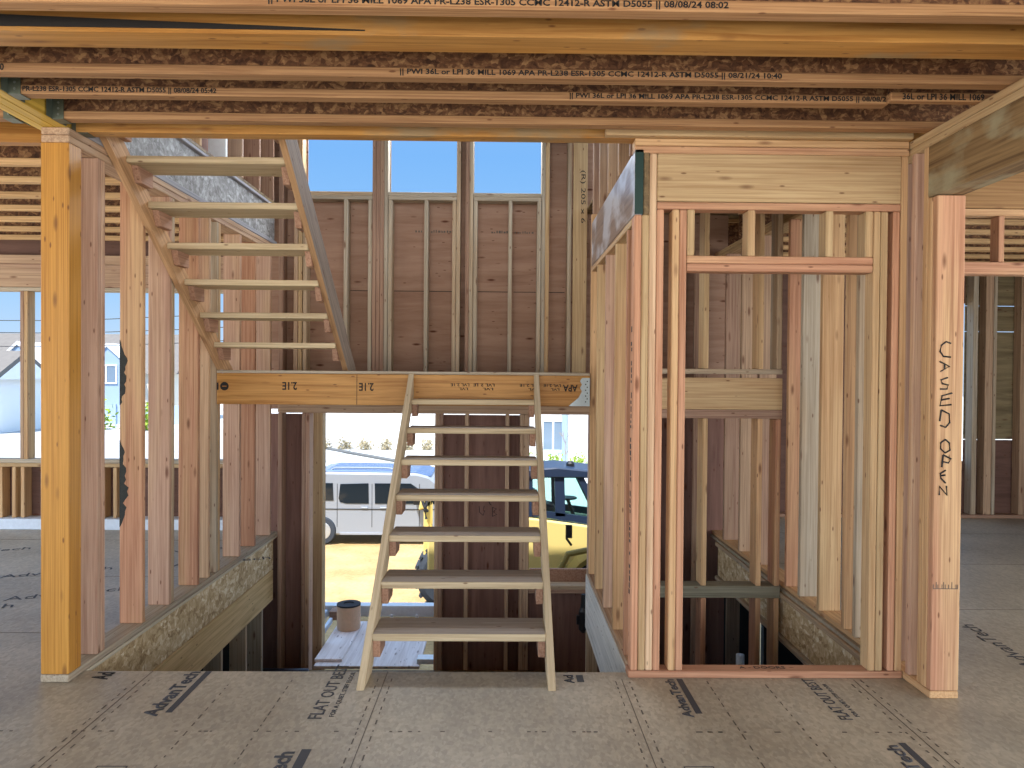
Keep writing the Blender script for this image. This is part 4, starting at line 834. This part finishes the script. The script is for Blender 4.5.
# ------------------------------------------------------------------ across the street
def house(name, x0, x1, y, h, mat, label, roofh=2.2, depth=9, gables=(), windows=(), base=-2.5, over=.4):
    hs_ = empty(name, ((x0 + x1) / 2, y, base), label, 'house')
    bm = bmesh.new(); bm_box(bm, x0, x1, y, y + depth, base, base + h); build('wall', bm, mat, hs_)
    bm = bmesh.new(); bm_prism(bm, [(y - over, base + h - .1), (y + depth / 2, base + h + roofh), (y + depth + over, base + h - .1)], 'x', x0 - over, x1 + over); build('roof', bm, 'roof1', hs_)
    bm = bmesh.new(); bm_prism(bm, [(y + .2, base + h - .1), (y + depth / 2, base + h + roofh - .35), (y + depth - .2, base + h - .1)], 'x', x0 - over - .02, x1 + over + .02); build('gable_end', bm, mat, hs_)
    for gx, gw, gh, gp, gm in gables:
        bm = bmesh.new(); bm_prism(bm, [(gx - gw, base), (gx - gw, base + gh), (gx, base + gh + gp), (gx + gw, base + gh), (gx + gw, base)], 'y', y - 1.2, y + 2); build('gable', bm, gm, hs_)
        bm = bmesh.new()
        bm_prism(bm, [(gx - gw - .4, base + gh - .25), (gx, base + gh + gp + .05), (gx + gw + .4, base + gh - .25), (gx + gw + .4, base + gh), (gx, base + gh + gp + .3), (gx - gw - .4, base + gh)], 'y', y - 1.32, y + 3); build('gable_roof', bm, 'sid1', hs_)
    for wx, wz, ww, wh in windows:
        bm = bmesh.new()
        for b in ((wx - .1, wx, wz - .1, wz + wh + .1), (wx + ww, wx + ww + .1, wz - .1, wz + wh + .1), (wx, wx + ww, wz + wh, wz + wh + .1), (wx, wx + ww, wz - .1, wz), (wx + ww / 2 - .04, wx + ww / 2 + .04, wz, wz + wh)):
            bm_box(bm, b[0], b[1], y - 1.28 if gables else y - .06, y - 1.19 if gables else y + .02, base + b[2], base + b[3])
        w_ = build('window', bm, 'sid1', hs_)
        bm = bmesh.new(); bm_box(bm, wx, wx + ww, y - 1.24 if gables else y - .03, y - 1.195 if gables else y + .02, base + wz, base + wz + wh); build('pane', bm, 'winglass', w_)
    return hs_
house('house', -52, -26.5, 60, 4.0, 'sid3', 'grey-roofed house across the street seen through the left window', 3.3, gables=((-38.2, 1.7, 4.4, 1.7, 'sid2'), (-31.2, 1.8, 4.3, 1.7, 'sid2')), windows=((-38.9, 3.0, 1.2, 1.2), (-39.2, .4, 1.5, 1.8), (-32.0, 3.2, 1.5, 1.3), (-34.6, .4, 1.6, 1.8)))
h1 = bpy.data.objects['house']
bm = bmesh.new(); bm_box(bm, -44, -33.2, 57.2, 58.79, -2.5, .45); build('porch', bm, 'sid3', h1)
bm = bmesh.new(); bm_prism(bm, [(56.9, .40), (58.79, 1.25), (58.79, .40)], 'x', -44.4, -32.8); build('porch_roof', bm, 'roof1', h1)
for x in (-40.2, -36.4): 
    bm = bmesh.new(); bm_box(bm, x, x + 1.5, 57.12, 57.21, -1.7, -.1); build('window', bm, 'winglass', h1)
house('house', -44, -32.3, 47, 3.6, 'sid1', 'low white garage at the far left of the left window', 1.8, 6)
house('house', -16.5, 1.5, 46, 4.8, 'sid1', 'long white house behind the shrub row, seen over the van', 1.6)
wh = house('house', 1.2, 12, 34.1, 5.6, 'sid1', 'white house with grid windows behind the telehandler', 1.8, windows=((1.7, 2.5, .95, 1.9), (1.9, .6, .9, 1.3)))
for x in (2.75, 4.05): lum('corner_board', (x, x + .22, 33.9, 34.095, -2.499, 3.0), 'sid2', parent=wh)
def shrub(x, y, z, r_, mat, label, group):
    bm = bmesh.new(); rnd = random.Random(int(x * 100 + y * 10))
    for k in range(420):
        a, b, c = max(-.85, min(.85, rnd.gauss(0, .42))), max(-.85, min(.85, rnd.gauss(0, .42))), min(1.5, abs(rnd.gauss(.5, .4)))
        d = Vector((a, b, c)); p = Vector((x, y, z)) + d * r_
        t = Vector((rnd.uniform(-1, 1), rnd.uniform(-1, 1), rnd.uniform(-.3, 1))).normalized() * r_ * .13; s = Vector((rnd.uniform(-1, 1), rnd.uniform(-1, 1), rnd.uniform(-1, 1))).normalized() * r_ * .08
        vv = [bm.verts.new(p - t), bm.verts.new(p + s), bm.verts.new(p + t), bm.verts.new(p - s)]; bm.faces.new(vv)
    tag(build('shrub', bm, mat, origin=(x, y, z)), label, 'shrub', group)
for i, x in enumerate((-9.5, -8.4, -7.3, -6.2, -5.1, -4.0, -2.9)):
    shrub(x, 39.5, -2.5, .48, 'leafdry', f'{ORD[i]} dry shrub from the left in the row beyond the van', 'dry shrubs beyond the van')
for i, (x, r_) in enumerate(((2.25, .42), (3.3, .40), (1.2, .38))):
    shrub(x, 31.5, -2.45, r_ * 1.2, 'leaf', f'{("middle", "right", "left")[i]} yellow-green shrub in front of the white house', 'yellow-green shrubs by the white house')
shrub(-28.6, 51.6, -2.5, 1.5, 'leaf', 'yellow-green bush across the street behind the left studs', None)
shrub(-24.6, 51.4, -2.5, 1.4, 'leaf', 'green bush farther right across the street behind the left studs', None)
bm = bmesh.new()
rnd = random.Random(3)
def branch(p, d, l, r_, n):
    q_ = p + d * l; bm_tube(bm, [p, (p + q_) / 2 + Vector((rnd.uniform(-.05, .05), 0, 0)), q_], r_, 5, r_ * .55)
    if n:
        for k in range(3):
            dd = (d + Vector((rnd.uniform(-.6, .6), rnd.uniform(-.4, .4), rnd.uniform(-.1, .4)))).normalized(); branch(q_, dd, l * .68, r_ * .55, n - 1)
branch(Vector((2.72, 31.2, -2.5)), Vector((-.05, 0, 1)), .7, .028, 3)
tag(build('bare_tree', bm, 'bark', origin=(2.72, 31.2, -2.5)), 'small bare tree in front of the white house', 'tree')
box_struct('trim_2', [(-80, -8, 20.0, 53.0, -2.5, -2.47)], 'street', 'grey street outside the left windows')
bm = bmesh.new(); bm_prism(bm, [(-12.5, 43.0), (-4.7, 33.6), (-4.2, 33.6), (-11.9, 43.0)], 'z', -2.5, -2.42); struct(build('kerb', bm, 'concrete'), 'grey kerb line crossing behind the van')
fn = empty('fence', (-34, 54.6, -2.47), 'pale blue board fence across the street seen through the left windows', 'fence')
bm = bmesh.new(); bm_box(bm, -44, -22, 54.6, 54.66, -2.3, -.9)
build('boards', bm, 'fence', fn)
for k in range(9): lum('fence_post', (-44 + 2.6 * k, -43.88 + 2.6 * k, 54.48, 54.598, -2.469, -.8), 'fence', parent=fn)
def wire(z0, z1, lb):
    bm = bmesh.new(); pts = []
    for k in range(13):
        t = k / 12; pts.append((-45 + 40 * t, 36 - 2 * t, z0 + (z1 - z0) * t - 1.2 * math.sin(math.pi * t)))
    bm_tube(bm, pts, .02, 6); tag(build('power_line', bm, 'cable', origin=(-25, 35, z0)), lb, 'wire', 'power lines outside the left window')
wire(5.3, 4.9, 'top power line crossing the sky in the left window'); wire(4.9, 4.2, 'middle power line crossing the sky in the left window'); wire(4.2, 3.6, 'lowest power line crossing the left window above the roof')
